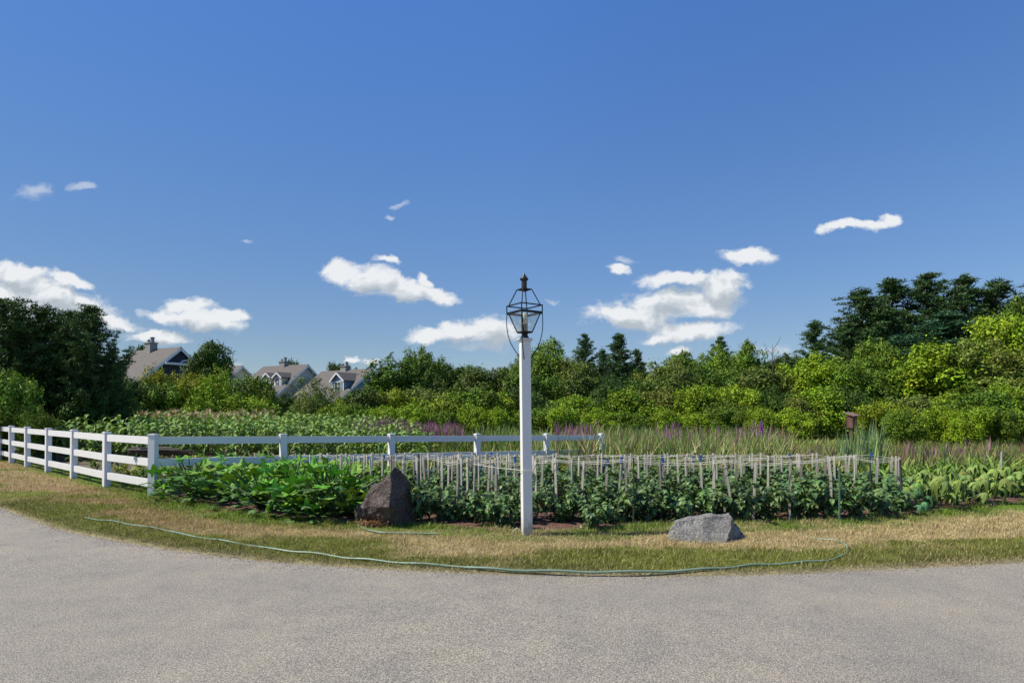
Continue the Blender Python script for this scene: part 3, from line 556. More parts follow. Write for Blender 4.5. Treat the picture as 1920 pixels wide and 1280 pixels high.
# twine tied round the lamp post
g = Geo(); lx = X(987, 7.93); a = np.array(rowstakes[0][3]); P = [a, (a + np.array((lx - .085, 7.9, .875))) / 2 - np.array((0, 0, .01)), (lx - .085, 7.88, .875), (lx - .02, 7.838, .87), (lx + .085, 7.86, .868), (lx + .088, 8.0, .87), rowstakes[0][7]]
tube(g, P, .0038, 5); thing('twine', 'pale twine looped round the white lamp post from the stakes', 'twine', group='twine lines between the stakes', data=g.mesh('twine_loop', M['string']))
def pole(name, label, px, d, top, mat, r=.014, cat='stake', lean=0):
    h = Hh(top, d); g = Geo(); tube(g, [(0, 0, -.1), (0, 0, h * .5), (lean, 0, h)], r, 8); lathe(g, [(r * 1.1, h), (0, h + .01)], 8, (lean, 0, 0)); return thing(name, label, cat, (X(px, d), d, float(G(X(px, d), d)) * .5), data=g.mesh(name, mat))
pole('garden_stake', 'thin green garden stake standing at the front edge of the right bed', 1574, 8.9, 872, M['greenstake'])
pole('garden_stake', 'thin dark stake reaching down to the mulch right of the lamp post', 1188, 8.75, 858, M['darkstake'], .011)
pole('garden_stake', 'tall thin grey stake among the weeds above the wilted squash', 1878, 12.5, 846, M['stake'], .017)
pole('garden_stake', 'dark stake at the right end of the twine rows', 1690, 9.9, 862, M['darkstake'], .017, lean=-.02)
pole('garden_stake', 'dark green stake among the plants near the right end of the bed', 1632, 10.4, 858, M['darkstake'], .014)
pole('garden_stake', 'black garden stake between the twine rows left of the lamp post', 785, 10.4, 852, M['darkstake'], .02)

# ------------------------------------------------------------------ bed plants
def pepper_mesh(seed):
    global rng; rng = np.random.default_rng(seed); g = Geo(); s = Geo(); H = .56; tips = []
    for k in range(9):
        a = rng.uniform(0, 6.28); e = rng.uniform(.7, 1.35); L_ = rng.uniform(.75, 1.05) * H; t = np.linspace(0, 1, 6)[:, None]
        d = np.array((math.cos(a) * math.cos(e), math.sin(a) * math.cos(e), math.sin(e))); P = d * L_ * t + np.array((0, 0, .04)) - np.array((0, 0, .05)) * t ** 2; tube(s, P, np.linspace(.008, .003, 6), 5); tips.append(P)
    T = np.concatenate(tips); n = 250; i = rng.integers(0, len(T), n); i = np.where((T[i, 2] < .14), rng.integers(0, len(T), n), i)
    P = T[i] + rng.normal(0, .035, (n, 3)); P[:, 2] = np.clip(P[:, 2], .06, .62); az = np.arctan2(P[:, 1], P[:, 0]) + rng.normal(0, .9, n)
    el = rng.uniform(-.1, .9, n); dr = rng.uniform(1.0, 2.1, n); sz = rng.uniform(.09, .165, n)
    V, F, C = blades(P, az, el, dr, sz, sz * .50, 4, 'leaf', .18, vcol((.105, .175, .055), n, .4, .18), False, rng.normal(0, .35, n)); g.add(V, F, C)
    return g.mesh('foliage', M['glossleaf']), s.mesh('stem', M['stem'])
PM = [pepper_mesh(20 + k) for k in range(7)]
rng = np.random.default_rng(70)
def pepper(x, y, s, label, k):
    o = thing('pepper_plant', label, 'plant', (x, y, float(G(x, y)) + .01), random.uniform(0, 6.28), 'dark leafy plants in the staked bed'); fo, st = PM[k % 7]
    f = part('foliage', fo, o); part('stem', st, o); o.scale = (s, s, s * random.uniform(.9, 1.1)); v = random.uniform(.8, 1.15); f.color = (v, v * random.uniform(.95, 1.1), v, 1)
k = 0
prow = [(-.25, None), (.6, None)]
PL = ['bushy dark green plant in the front row beside the mulch and grass', 'bushy dark green plant in the second row of the staked bed', 'bushy dark green plant in the third row of the staked bed', 'bushy dark green plant in the fourth row of the staked bed', 'bushy dark green plant in the fifth row of the staked bed', 'bushy dark green plant in the rearmost row of the staked bed']
for r in range(6):
    yb = 9.05 + .92 * r; x = [-1.35, -2.1, -2.9, -3.6, -5.0, -5.8][r]; x1 = [6.0, 6.5, 6.9, 7.0, 6.5, 6][r]
    while x < x1:
        y = yb + random.uniform(-.12, .12) + (max(0, x - 3.5) * .17 if r < 2 else 0)
        if not (r > 2 and False): pepper(x, y + .08, random.uniform(.86, 1.10), PL[r], k)
        k += 1; x += random.uniform(.40, .54)
for (px, py) in [(880, 975), (915, 988), (1108, 996), (1140, 985), (1060, 980), (830, 978), (1522, 975), (1330, 970), (1190, 978), (1240, 972), (950, 992)]:
    d = FPX * CAMH / (py - HOR) + .12; pepper(X(px, d), d, random.uniform(.72, .95), 'dark green plant spilling forward over the front edge of the mulch', k); k += 1
# lobed squash leaves
def lobed(n, az, tilt, size, P, C, droop=.3, cut=.5, serr=.06, wilt=None):
    m = 41; th = np.linspace(-2.75, 2.75, m); r = (1 - cut * (np.abs(np.sin(2.35 * th)) ** 1.3)) * (1 - .16 * np.abs(th) / 2.75) + serr * np.sin(th * 23); rad = np.array([.5, 1.0])
    U = np.concatenate([[[0, 0]]] + [np.c_[q * r * np.cos(th), q * r * np.sin(th)] for q in rad]); rr = np.hypot(U[:, 0], U[:, 1]); F = [(0, 1 + i, 2 + i, 2 + i) for i in range(m - 1)]
    Ft = np.array([(0, 1 + i, 2 + i) for i in range(m - 1)]); Fq = np.array([(1 + i, 1 + m + i, 2 + m + i, 2 + i) for i in range(m - 1)])
    ridge = .10 * np.cos(2.35 * np.arctan2(U[:, 1], U[:, 0]) * 2) * rr
    V = np.zeros((n, len(U), 3)); 
    dz = -droop[:, None] * rr[None] ** 2 + ridge[None]
    u = U[None, :, 0] * size[:, None] * (1 - .35 * droop[:, None] * rr[None]); v = U[None, :, 1] * size[:, None] * (1 - .35 * droop[:, None] * rr[None]); w = dz * size[:, None]
    ct, st = np.cos(tilt)[:, None], np.sin(tilt)[:, None]; x = u * ct - w * st; z = u * st + w * ct; ca, sa = np.cos(az)[:, None], np.sin(az)[:, None]
    V[..., 0] = x * ca - v * sa; V[..., 1] = x * sa + v * ca; V[..., 2] = z; V += P[:, None]
    # split the first ring's triangles into quads by pairs so that the mesh is all quads
    Fp = np.array([(0, 1 + 2 * i, 2 + 2 * i, 3 + 2 * i) for i in range((m - 1) // 2)]); FF = np.concatenate([Fp, Fq]); nv = len(U)
    Fa = (FF[None] + (np.arange(n) * nv)[:, None, None]).reshape(-1, 4); vein = 1 + .35 * (np.abs(np.sin(2.35 * np.arctan2(U[:, 1], U[:, 0]))) < .12)
    return V.reshape(-1, 3), Fa, (C[:, None] * vein[None, :, None]).reshape(-1, 3)
def squash_mesh(seed, H=.62, spread=.55, n=54, base=(.145, .275, .036), wilt=False, size=(.08, .155)):
    global rng; rng = np.random.default_rng(seed); g = Geo(); s = Geo(); az = rng.uniform(0, 6.28, n); rad = spread * np.sqrt(rng.random(n)); hh = H * rng.uniform(.30, 1.0, n) * (1 - .45 * (rad / spread) ** 2)
    if wilt: hh = H * rng.uniform(.45, 1.0, n)
    P = np.c_[rad * np.cos(az), rad * np.sin(az), hh]; sz = rng.uniform(size[0], size[1], n)
    for p in P:
        t = np.linspace(0, 1, 5)[:, None]; q = p * np.array((1, 1, 0)) * t ** 1.3 + np.array((0, 0, 1)) * p[2] * t ** .8; tube(s, q, .009, 5)
    if wilt: V, F, C = lobed(n, az + rng.normal(0, .6, n), rng.uniform(-.5, .1, n), sz, P, vcol(base, n, .3, .2), rng.uniform(.9, 1.9, n), .55, .05)
    else: V, F, C = lobed(n, az + rng.normal(0, .7, n), rng.uniform(-.2, 1.15, n), sz, P, vcol(base, n, .4, .25), rng.uniform(-.25, .45, n), .52, .08)
    g.add(V, F, C)
    if not wilt:
        m = 60; a2 = rng.uniform(0, 6.28, m); r2 = spread * 1.1 * np.sqrt(rng.random(m)); Q = np.c_[r2 * np.cos(a2), r2 * np.sin(a2), rng.uniform(.03, .4, m)]
        V, F, C = lobed(m, a2, rng.uniform(-.4, .5, m), rng.uniform(.05, .11, m), Q, vcol((.07, .13, .035), m, .35), rng.uniform(0, .6, m), .4, .05); g.add(V, F, C)
    return g.mesh('foliage', M['leaf'], True), s.mesh('stem', M['stem'])
SQ = [squash_mesh(200 + k) for k in range(5)]; WQ = [squash_mesh(300 + k, .58, .5, 26, (.18, .265, .062), True, (.15, .25)) for k in range(4)]; BQ = [squash_mesh(320 + k, .45, .45, 26, (.10, .20, .10), True, (.13, .21)) for k in range(2)]
def squash(px, py, s, protos, k, label, group, tint=(1, 1, 1, 1), dz=0):
    d = FPX * CAMH / (py - HOR) + .4; o = thing('squash_plant', label, 'plant', (X(px, d), d, float(G(X(px, d), d)) - .02 + dz), random.uniform(0, 6.28), group)
    f = part('foliage', protos[k % len(protos)][0], o); f.color = tint; part('stem', protos[k % len(protos)][1], o); o.scale = (s, s, s)
sl_ = [(360, 940, 'squash plant at the left end of the bed, next to the fence corner post'), (425, 948, 'jagged-leaved squash plant at the front, second from the fence corner'), (490, 960, 'jagged-leaved squash plant at the front, third from the fence corner'), (548, 968, 'jagged-leaved squash plant in the middle of the front squash row'), (605, 976, 'jagged-leaved squash plant at the front, second from the dark boulder'), (634, 977, 'jagged-leaved squash plant touching the dark boulder'),
       (385, 915, 'squash plant behind the front squash row, nearest the fence corner'), (440, 922, 'squash plant in the second squash row below the first thin stakes'), (500, 928, 'squash plant in the second squash row with tall upright leaves'), (555, 934, 'squash plant in the middle of the second squash row'), (610, 940, 'squash plant in the second squash row, two from the dark boulder'), (665, 945, 'squash plant right behind the dark boulder'),
       (420, 903, 'squash plant in the rearmost squash row below the fence rail'), (475, 907, 'squash plant in the rearmost squash row beside the fence post'), (530, 911, 'squash plant in the rearmost squash row by the first stakes'), (590, 915, 'squash plant in the rearmost squash row among the stakes'), (640, 920, 'squash plant in the rearmost squash row, nearest the dark boulder')]
for k, (px, py, lb) in enumerate(sl_):
    squash(px, py, random.uniform(1.2, 1.45) * (1.0 if k < 12 else .95), SQ, k, lb, 'squash plants in the left bed', (1, 1.05 + random.uniform(-.1, .2), 1, 1))
wl = [(1700, 968, 0, 'small bluish squash plant where the staked rows end'), (1745, 962, 1, 'wilted yellow-green squash plant at the left of the right-hand patch'), (1790, 955, 1, 'wilted squash plant with drooping umbrella leaves at the front of the patch'), (1835, 948, 1, 'large wilted squash plant with limp fringed leaves by the grass'), (1880, 938, 1, 'wilted squash plant near the right edge of the bed'), (1915, 930, 0, 'green squash plant at the far right edge of the photo'),
      (1680, 935, 0, 'bluish green squash plant behind the last dark stake'), (1730, 932, 1, 'wilted squash plant in the second row of the right patch'), (1780, 928, 1, 'limp yellow-green squash plant in the middle of the right patch'), (1830, 922, 1, 'tall limp squash plant at the back of the right patch'), (1880, 918, 1, 'wilted squash plant below the tall thin grey stake'), (1600, 915, 0, 'bluish squash plant behind the twine near the green stake'), (1660, 912, 0, 'bluish squash plant behind the right end of the twine')]
for k, (px, py, w, lb) in enumerate(wl): squash(px, py, random.uniform(.85, 1.1), WQ if w else BQ, k, lb, 'squash plants in the right bed', (1, 1, 1, 1) if w else (.8, .9, .8, 1))
# weedy seedlings at bed edges
V, F, C = [], [], []
def tuft(name, label, px0, px1, d0, d1, n, h, w, base, mat, seed, el=(.9, 1.5), droop=(.2, 1.3), S=4, prof='strap', hs=None, kind='stuff', mask=None, fold=.1, vv=.3, single=True, zoff=0):
    global rng; rng = np.random.default_rng(seed); d = d0 + (d1 - d0) * rng.random(n) ** .8; x = X(rng.uniform(px0, px1, n), d)
    cl = fbm(x, d, .9, 3, seed); keep = rng.random(n) < np.clip((cl - .25) * 2.6, .12, 1); x, d = x[keep], d[keep]; cl = cl[keep]; n = len(x)
    hh = rng.uniform(h[0], h[1], n) * (.65 + .7 * cl); C = vcol(base[0], n, vv, .2); 
    for b_, fr in base[1:]: m = rng.random(n) < fr; C[m] = vcol(b_, int(m.sum()), vv, .15)
    V, F, C = blades(np.c_[x, d, G(x, d) - .05 + zoff * hh], rng.uniform(0, 6.28, n), rng.uniform(*el, n), rng.uniform(*droop, n), hh * (1 - abs(zoff)), rng.uniform(w[0], w[1], n), S, prof, fold, C, single, rng.uniform(-1, 1, n))
    return kindo(name, np_mesh(name, V, F, mat, C), kind, label)
tuft('weeds', 'low green weeds sprouting along the mulch edge', 800, 1720, 8.7, 9.4, 900, (.04, .16), (.01, .02), [(.16, .26, .05)], M['leaf'], 31)
tuft('wood_chips', 'scattered brown wood chips on the bed edge', 780, 1760, 8.3, 9.6, 9000, (.015, .05), (.006, .018), [(.20, .10, .07), ((.40, .27, .20), .25), ((.08, .04, .03), .3)], M['straw'], 32, (-.3, .5), (0, .4), 1, 'taper')
# seedlings behind the left fence
def seedling_mesh(seed, base):
    global rng; rng = np.random.default_rng(seed); g = Geo(); n = 22; P = np.c_[rng.normal(0, .04, n), rng.normal(0, .04, n), rng.uniform(0, .2, n)]
    V, F, C = blades(P, rng.uniform(0, 6.28, n), rng.uniform(.7, 1.4, n), rng.uniform(.8, 2.2, n), rng.uniform(.18, .42, n), rng.uniform(.02, .05, n), 4, 'strap', .25, vcol(base, n, .3)); g.add(V, F, C); return g.mesh('foliage', M['leaf'])
SD = [seedling_mesh(400 + k, (.22, .28, .04) if k % 2 else (.12, .20, .04)) for k in range(4)]
for k in range(150):
    d = random.choice([12.6, 13.3, 14.3, 15.4, 16.6, 18, 19.2]) + random.uniform(-.2, .2); px = random.uniform(20, 520 if d < 14 else 700); x = X(px, d)
    if d < fb(x) + .1 or (x > -6.8 and d < 11.7 + (x + 6.85) * .72 + .3) or (x <= -6.8 and d < 11.9 - (x + 6.85) * .85): continue
    o = thing('young_corn', 'young bright green corn seedling in the tilled soil behind the fence', 'plant', (x, d, float(G(x, d))), random.uniform(0, 6.28), 'seedlings in the tilled soil', SD[k % 4]); s = random.uniform(.7, 1.25); o.scale = (s, s, s)
# ------------------------------------------------------------------ corn
def corn_mesh(seed, tassel=False):
    global rng; rng = np.random.default_rng(seed); g = Geo(); H = rng.uniform(1.2, 1.45); n = 15; z = np.linspace(.15, H, n); a0 = rng.uniform(0, 6.28); az = a0 + np.pi * (np.arange(n) % 2) + rng.normal(0, .35, n)
    V, F, C = blades(np.c_[np.zeros(n), np.zeros(n), z], az, rng.uniform(.8, 1.2, n), rng.uniform(1.7, 2.6, n), rng.uniform(.5, .8, n) * np.where(z > H * .8, .7, 1), rng.uniform(.085, .13, n), 7, 'strap', .22, vcol((.19, .30, .070), n, .4), False, rng.normal(0, .25, n)); g.add(V, F, C)
    tube(g, [(0, 0, 0), (0, 0, H * .6), (0, 0, H)], [.014, .012, .006], 5, (.12, .2, .06))
    if tassel:
        m = 22; V, F, C = blades(np.c_[np.zeros(m), np.zeros(m), np.full(m, H)], rng.uniform(0, 6.28, m), rng.uniform(.9, 1.5, m), rng.uniform(.1, .7, m), rng.uniform(.22, .4, m), .045, 3, 'taper', 0, vcol((.58, .45, .28), m, .2), True); g.add(V, F, C)
    return g
CG = [corn_mesh(500 + k) for k in range(6)]; CT = [corn_mesh(520 + k, True) for k in range(4)]; CM = [g.mesh('corn_plant', M['leaf']) for g in CG]; CTM = [g.mesh('corn_plant', M['leaf']) for g in CT]
rr = random.Random(5); spots = []
d = 20.6
while d < 37:
    xl = X(128, max(d, 22)) + max(0, (d - 22)) * .05; xr = -3.2 - max(0, (d - 24)) * .33; x = xl
    while x < xr: spots.append((x + rr.uniform(-.1, .1), d + rr.uniform(-.15, .15))); x += rr.uniform(.38, .52)
    d += .72 if d < 24 else 1.0
extra = Geo()
for k, (x, d) in enumerate(spots):
    back = d > 27.5 and x < -12.0 - (d - 30) * .3; g0 = float(G(x, d)); sc = rr.uniform(.84, 1.02) * (1.0 if d < 27 else 1.12)
    if k < 285:
        o = thing('corn_plant', ('tasselled ' if back else '') + ('leafy corn plant in the front rows of the corn patch' if d < 22.6 else 'leafy corn plant in the thick of the corn patch'), 'corn', (x, d, g0), rr.uniform(0, 6.28), 'corn plants behind the white fence', (CTM if back else CM)[k % (4 if back else 6)]); o.scale = (sc, sc, sc)
    else:
        q = (CT if back else CG)[k % (4 if back else 6)]; a = rr.uniform(0, 6.28); c_, s_ = math.cos(a) * sc, math.sin(a) * sc; V = np.concatenate(q.V); F = np.concatenate(q.F)
        extra.add(np.c_[V[:, 0] * c_ - V[:, 1] * s_ + x, V[:, 0] * s_ + V[:, 1] * c_ + d, V[:, 2] * sc + g0], F, np.concatenate(q.C))
kindo('corn_rows', extra.mesh('corn_rows', M['leaf']), 'stuff', 'rearmost rows of the corn patch, tasselled at the left')
# ------------------------------------------------------------------ marsh: cattails, meadow, loosestrife
GR = (.20, .29, .09); TN = (.52, .43, .24)
tuft('cattails', 'tall cattail leaves behind the staked bed', 990, 1480, 16.5, 25, 13000, (.8, 1.45), (.018, .034), [GR, (TN, .34), ((.12, .18, .06), .2), ((.26, .36, .10), .15), ((.22, .14, .09), .15)], M['grass'], 50, (1.2, 1.56), (.05, .8), 5)
tuft('cattails', 'farther cattail leaves in front of the shrubs', 760, 1400, 24, 34, 7000, (.9, 1.4), (.03, .05), [(.15, .24, .06), (TN, .22), ((.10, .17, .05), .25)], M['grass'], 51, (1.25, 1.56), (.05, .6), 4)
tuft('cattails', 'upright pale cattail clump below the birdhouse', 1572, 1650, 15.5, 17, 260, (1.0, 1.6), (.022, .035), [(.26, .36, .14), ((.14, .24, .16), .3)], M['grass'], 52, (1.4, 1.57), (.0, .3), 5)
tuft('meadow_grass', 'rough green meadow grass beyond the fence', 640, 1940, 16.0, 36, 42000, (.35, .85), (.014, .04), [(.21, .30, .05), ((.40, .36, .17), .3)], M['grass'], 53)
tuft('dry_reeds', 'broken straw coloured reeds behind the stakes', 1120, 1560, 14.8, 17, 1300, (.5, 1.1), (.015, .03), [(.50, .38, .20)], M['straw'], 54, (.2, 1.3), (.3, 2.4), 5)
tuft('weeds', 'bright green leafy weeds behind the wilted squash', 1640, 1960, 12.0, 18, 15000, (.35, .85), (.03, .07), [(.17, .27, .045), ((.12, .20, .05), .3)], M['leaf'], 55, (.6, 1.5), (.6, 2.2), 3, 'leaf')
tuft('weeds', 'rusty brown seed stalks among the marsh weeds', 1440, 1960, 15.5, 24, 4200, (.55, 1.0), (.02, .04), [(.20, .13, .10), ((.36, .29, .17), .35), ((.18, .26, .07), .35)], M['grass'], 56, (1.2, 1.56), (0, .5), 4)
tuft('weeds', 'green weeds at the foot of the cattails', 960, 1700, 14.6, 20, 12000, (.3, .75), (.02, .05), [(.16, .24, .04), ((.30, .27, .10), .15)], M['leaf'], 57, (.7, 1.5), (.4, 1.8), 3, 'leaf')
def loosestrife(label, px0, px1, d0, d1, n, seed, h=(1.0, 1.35), zo=.62):
    tuft('loosestrife', label, px0, px1, d0, d1, n, h, (.03, .055), [(.34, .17, .29), ((.38, .12, .38), .3), ((.24, .22, .10), .35)], M['grass'], seed, (1.35, 1.57), (0, .25), 3, 'leaf', zoff=zo, single=False, fold=.6)
loosestrife('purple loosestrife spikes right of the corn patch', 660, 870, 24, 32, 2600, 60, (1.15, 1.5))
loosestrife('purple loosestrife spikes behind the end of the fence', 1040, 1120, 20, 26, 240, 61, (1.25, 1.6))
loosestrife('purple loosestrife spikes in the middle of the marsh', 1230, 1480, 19, 25, 230, 62, (1.2, 1.6))
loosestrife('purple loosestrife spikes around the birdhouse', 1600, 1860, 16, 20, 40, 63, (.85, 1.1))
# ------------------------------------------------------------------ birdhouse and small far things
d = 18.5; o = thing('birdhouse', 'brown wooden birdhouse with a pitched roof on a post above the cattails', 'birdhouse', (X(1597, d), d, float(G(4, d))), R(28)); zb = Hh(801, d) - o.location.z; s = d / FPX
g = Geo(); boxg(g, (0, 0, zb + .17), (.20, .20, .36)); part('box', g.mesh('box', M['redwood']), o)
g = Geo(); lathe(g, [(.028, -.004), (.028, .004), (0, .004)], 12); h = part('entrance_hole', g.mesh('hole', M['black']), o); h.location = (0, -.103, zb + .23); h.rotation_euler = (R(90), 0, 0)
g = Geo(); boxg(g, (0, -.02, 0), (.33, .34, .03)); r_ = part('roof', g.mesh('roof', M['redroof']), o); r_.location = (0, 0, zb + .40); r_.rotation_euler = (R(18), 0, 0)
g = Geo(); boxg(g, (0, 0, zb / 2), (.07, .07, zb)); part('post', g.mesh('post', M['redwood']), o)
# ------------------------------------------------------------------ houses
def prism(g, poly, y0, y1):                    # polygon in xz, extruded along y (quads + fan)
    n = len(poly); V = [(x, y0, z) for x, z in poly] + [(x, y1, z) for x, z in poly]; F = [(i, (i + 1) % n, n + (i + 1) % n, n + i) for i in range(n)]
    for b, rev in ((0, False), (n, True)):
        k = 1
        while k < n - 1:
            q = [b, b + k, b + k + 1, b + (k + 2 if k + 2 < n else k + 1)]
            if q[3] == q[2]: # lone triangle: add a mid-edge vertex
                m = (np.array(V[q[0]]) + np.array(V[q[2]])) / 2; V.append(tuple(m)); q[3] = len(V) - 1
            F.append(q[::-1] if rev else q); k += 2
    g.add(V, F)
def window(parent, w, h, loc, rz, arched=False, rows=2, cols=2, rnd=False):
    f = Geo()
    if rnd:
        lathe(f, [(w * .5, -.03), (w * .62, -.03), (w * .62, .05), (w * .5, .05)], 20)
    else:
        for sx in (-1, 1): boxg(f, (sx * (w / 2 + .05), 0, 0), (.1, .07, h + .2))
        boxg(f, (0, 0, h / 2 + .05), (w - .002, .07, .1)); boxg(f, (0, 0, -h / 2 - .05), (w - .002, .09, .1))
    o = part('window', f.mesh('window_frame', M['trim']), parent); o.location = loc; o.rotation_euler = (R(90) if rnd else 0, 0, rz)
    g = Geo()
    if rnd: lathe(g, [(0, .0), (w * .5, .0)], 20)
    else: boxg(g, (0, 0, 0), (w, .03, h))
    part('pane', g.mesh('pane', M['pane']), o); 
    if not rnd:
        g = Geo()
        for c in range(1, cols): boxg(g, (-w / 2 + w * c / cols, -.022, 0), (.045, .02, h))
        for c in range(1, rows): boxg(g, (0, -.026, -h / 2 + h * c / rows), (w, .02, .045))
        part('muntins', g.mesh('muntins', M['trim']), o)
    return o
def house(label, peak, d, yaw, Wd, Ln, rise, wall, dormers=(), chim=(.5, 1.0), windows=(), trim=True, slopeR=1.0, dwall=None):
    """local frame: gable end faces -y, ridge runs along +y, dormered roof plane faces -x"""
    H = Hh(peak[1], d); o = thing('house', label, 'house', (X(peak[0], d), d, 0), yaw, 'houses beyond the garden'); e = H - rise; hw = Wd / 2
    g = Geo(); prism(g, [(-hw, 0), (hw, 0), (hw, e), (0, H - .12), (-hw, e)], 0, Ln); part('wall', g.mesh('wall', M[wall]), o)
    g = Geo(); t = .16; ov = .35; sl = rise / hw
    prism(g, [(-hw - ov, e - ov * sl), (0, H), (hw + ov, e - ov * sl), (hw + ov, e - ov * sl + t), (0, H + t), (-hw - ov, e - ov * sl + t)][:3][::-1] + [], -.01, -.005) if False else None
    for sx in (-1, 1):
        a = np.array([(0, -.3, H), (sx * (hw + ov), -.3, e - ov * sl), (sx * (hw + ov), Ln + .3, e - ov * sl), (0, Ln + .3, H)]); V = np.concatenate([a, a + np.array((0, 0, t))])
        g.add(V, [(0, 1, 2, 3), (4, 7, 6, 5), (0, 4, 5, 1), (1, 5, 6, 2), (2, 6, 7, 3), (3, 7, 4, 0)])
    rf = part('roof', g.mesh('roof', M['shingle']), o)
    if trim:
        g = Geo()
        for sx in (-1, 1): beam(g, (0, -.33, H - .06), (sx * (hw + ov), -.33, e - ov * sl - .06), .05, .26)
        part('rake_board', g.mesh('rake_board', M['trim']), o)
    cx, cy, ch = chim; g = Geo(); zc = H + ch; boxg(g, (cx, cy, zc - 1.4), (.75, 1.0, 2.8)); boxg(g, (cx, cy, zc + .05), (.9, 1.15, .1)); c = part('chimney', g.mesh('chimney', M['brick']), o)
    g = Geo(); lathe(g, [(.16, zc + .1), (.16, zc + .5), (.24, zc + .52), (.24, zc + .6), (0, zc + .68)], 10, (cx, cy - .3, 0)); lathe(g, [(.12, zc + .1), (.12, zc + .35), (.2, zc + .37), (0, zc + .5)], 10, (cx, cy + .35, 0)); part('flue', g.mesh('flue', M['metal']), c)
    for (dy, dw, zf, hwall, ridge_up, ww, wh, two) in dormers:   # dormer front faces -x, placed at height zf on the roof plane
        x0 = -(H - zf) / sl - .0; dm = Geo(); zr = zf + hwall + ridge_up; hw2 = dw / 2; xe = -(H - zr) / sl * .0 - max(.0, (H - zr) / sl) + .4; xe = min(xe, -.05)
        V = []; prof = [(-hw2, zf - .8), (hw2, zf - .8), (hw2, zf + hwall), (0, zr), (-hw2, zf + hwall)]
        dg = Geo(); prism(dg, prof, 0, abs(xe - x0)); Vv = dg.V[0]; dg.V[0] = np.c_[x0 + Vv[:, 1], dy - Vv[:, 0], Vv[:, 2]]
        q = part('dormer', dg.mesh('dormer', M[dwall or wall]), o)
        g = Geo(); s2 = ridge_up / hw2
        for sx in (-1, 1):
            a = np.array([(x0 - .25, dy, zr + .02), (x0 - .25, dy + sx * (hw2 + .2), zf + hwall - .2 * s2 + .02), (xe, dy + sx * (hw2 + .2), zf + hwall - .2 * s2 + .02), (xe, dy, zr + .02)]); V = np.concatenate([a, a + np.array((0, 0, .12))])
            g.add(V, [(0, 1, 2, 3), (4, 7, 6, 5), (0, 4, 5, 1), (1, 5, 6, 2), (2, 6, 7, 3), (3, 7, 4, 0)])
        part('dormer_roof', g.mesh('dormer_roof', M['shingle']), q)
        g = Geo()
        for sx in (-1, 1): beam(g, (x0 - .28, dy, zr), (x0 - .28, dy + sx * (hw2 + .2), zf + hwall - .2 * s2), .05, .2); boxg(g, (x0 - .03, dy + sx * (hw2 - .08), zf + hwall / 2 - .1), (.06, .16, hwall + .2))
        part('trim_board', g.mesh('trim_board', M['trim']), q)
        w_ = window(q, ww, wh, (x0 - .04, dy, zf + hwall * .48), R(-90), cols=2, rows=2)
    for (wx, wz, ww, wh, rnd) in windows: window(o, ww, wh, (wx, -.04, wz), 0, rnd=rnd)
    return o
house('pale grey house with two narrow dormers between the shrubs', (575, 685), 80, R(62), 10.0, 7.9, 3.9, 'side_grey', [(1.1, 1.3, 5.0, 1.2, .5, .55, .95, 0), (3.05, 1.3, 5.0, 1.2, .5, .55, .95, 0)], (.0, 4.2, .6), [(1.0, 1.6, .9, 1.2, False)], dwall='side_cream')
house('slate blue house with one wide gabled dormer and double window', (695, 693), 75, R(56), 10.0, 8.9, 3.75, 'side_blue', [(1.6, 2.1, 4.2, 1.35, .85, 1.1, .95, 0)], (.0, 4.6, .55), [], dwall='side_blue')
hA = house('navy gabled house with a large brown roof and chimney, nearest the dark pines', (336, 653), 60, R(60), 9.0, 8.0, 3.8, 'side_navy', [], (-.2, 4.5, .7), [(.6, 6.3, .95, .95, True)])
g = Geo(); boxg(g, (0, -.35, Hh(683, 60)), (3.3, .5, .2)); part('pent_roof', g.mesh('pent_roof', M['trim']), hA)
house('small cream house gable peeking out behind the round tree', (453, 687), 92, R(55), 8.4, 7.0, 3.6, 'side_cream', [], (.3, 6.5, -.9), [])
# mailbox on a post and the far lawn it stands on
V, F, _ = strip(np.arange(X(470, 60), X(640, 60), .5), lambda x: x * 0 + 48, lambda x: x * 0 + 74, 12, lambda x, y: x * 0 + (y - 48) * .012 - .02, None)
kindo('far_lawn', np_mesh('far_lawn', V, F, M['lawn'], np.tile(np.array((.16, .20, .05)), (len(V), 1))), 'structure')
V, F, _ = strip(np.arange(X(440, 60), X(660, 60), .5), lambda x: x * 0 + 56, lambda x: x * 0 + 59, 3, lambda x, y: x * 0 + (y - 48) * .012 - .01, None)
kindo('path', np_mesh('path', V, F, M['asphalt']), 'structure')
o = thing('mailbox', 'small black mailbox on a post in the gap in front of the houses', 'mailbox', (X(553, 48), 48, 0)); g = Geo(); boxg(g, (0, 0, .8), (.14, .14, 1.6)); part('post', g.mesh('post', M['black']), o)
g = Geo(); prism(g, [(-.2, 1.6), (.2, 1.6), (.2, 1.85), (.12, 2.0), (-.12, 2.0), (-.2, 1.85)], -.3, .3); part('box', g.mesh('box', M['black']), o)

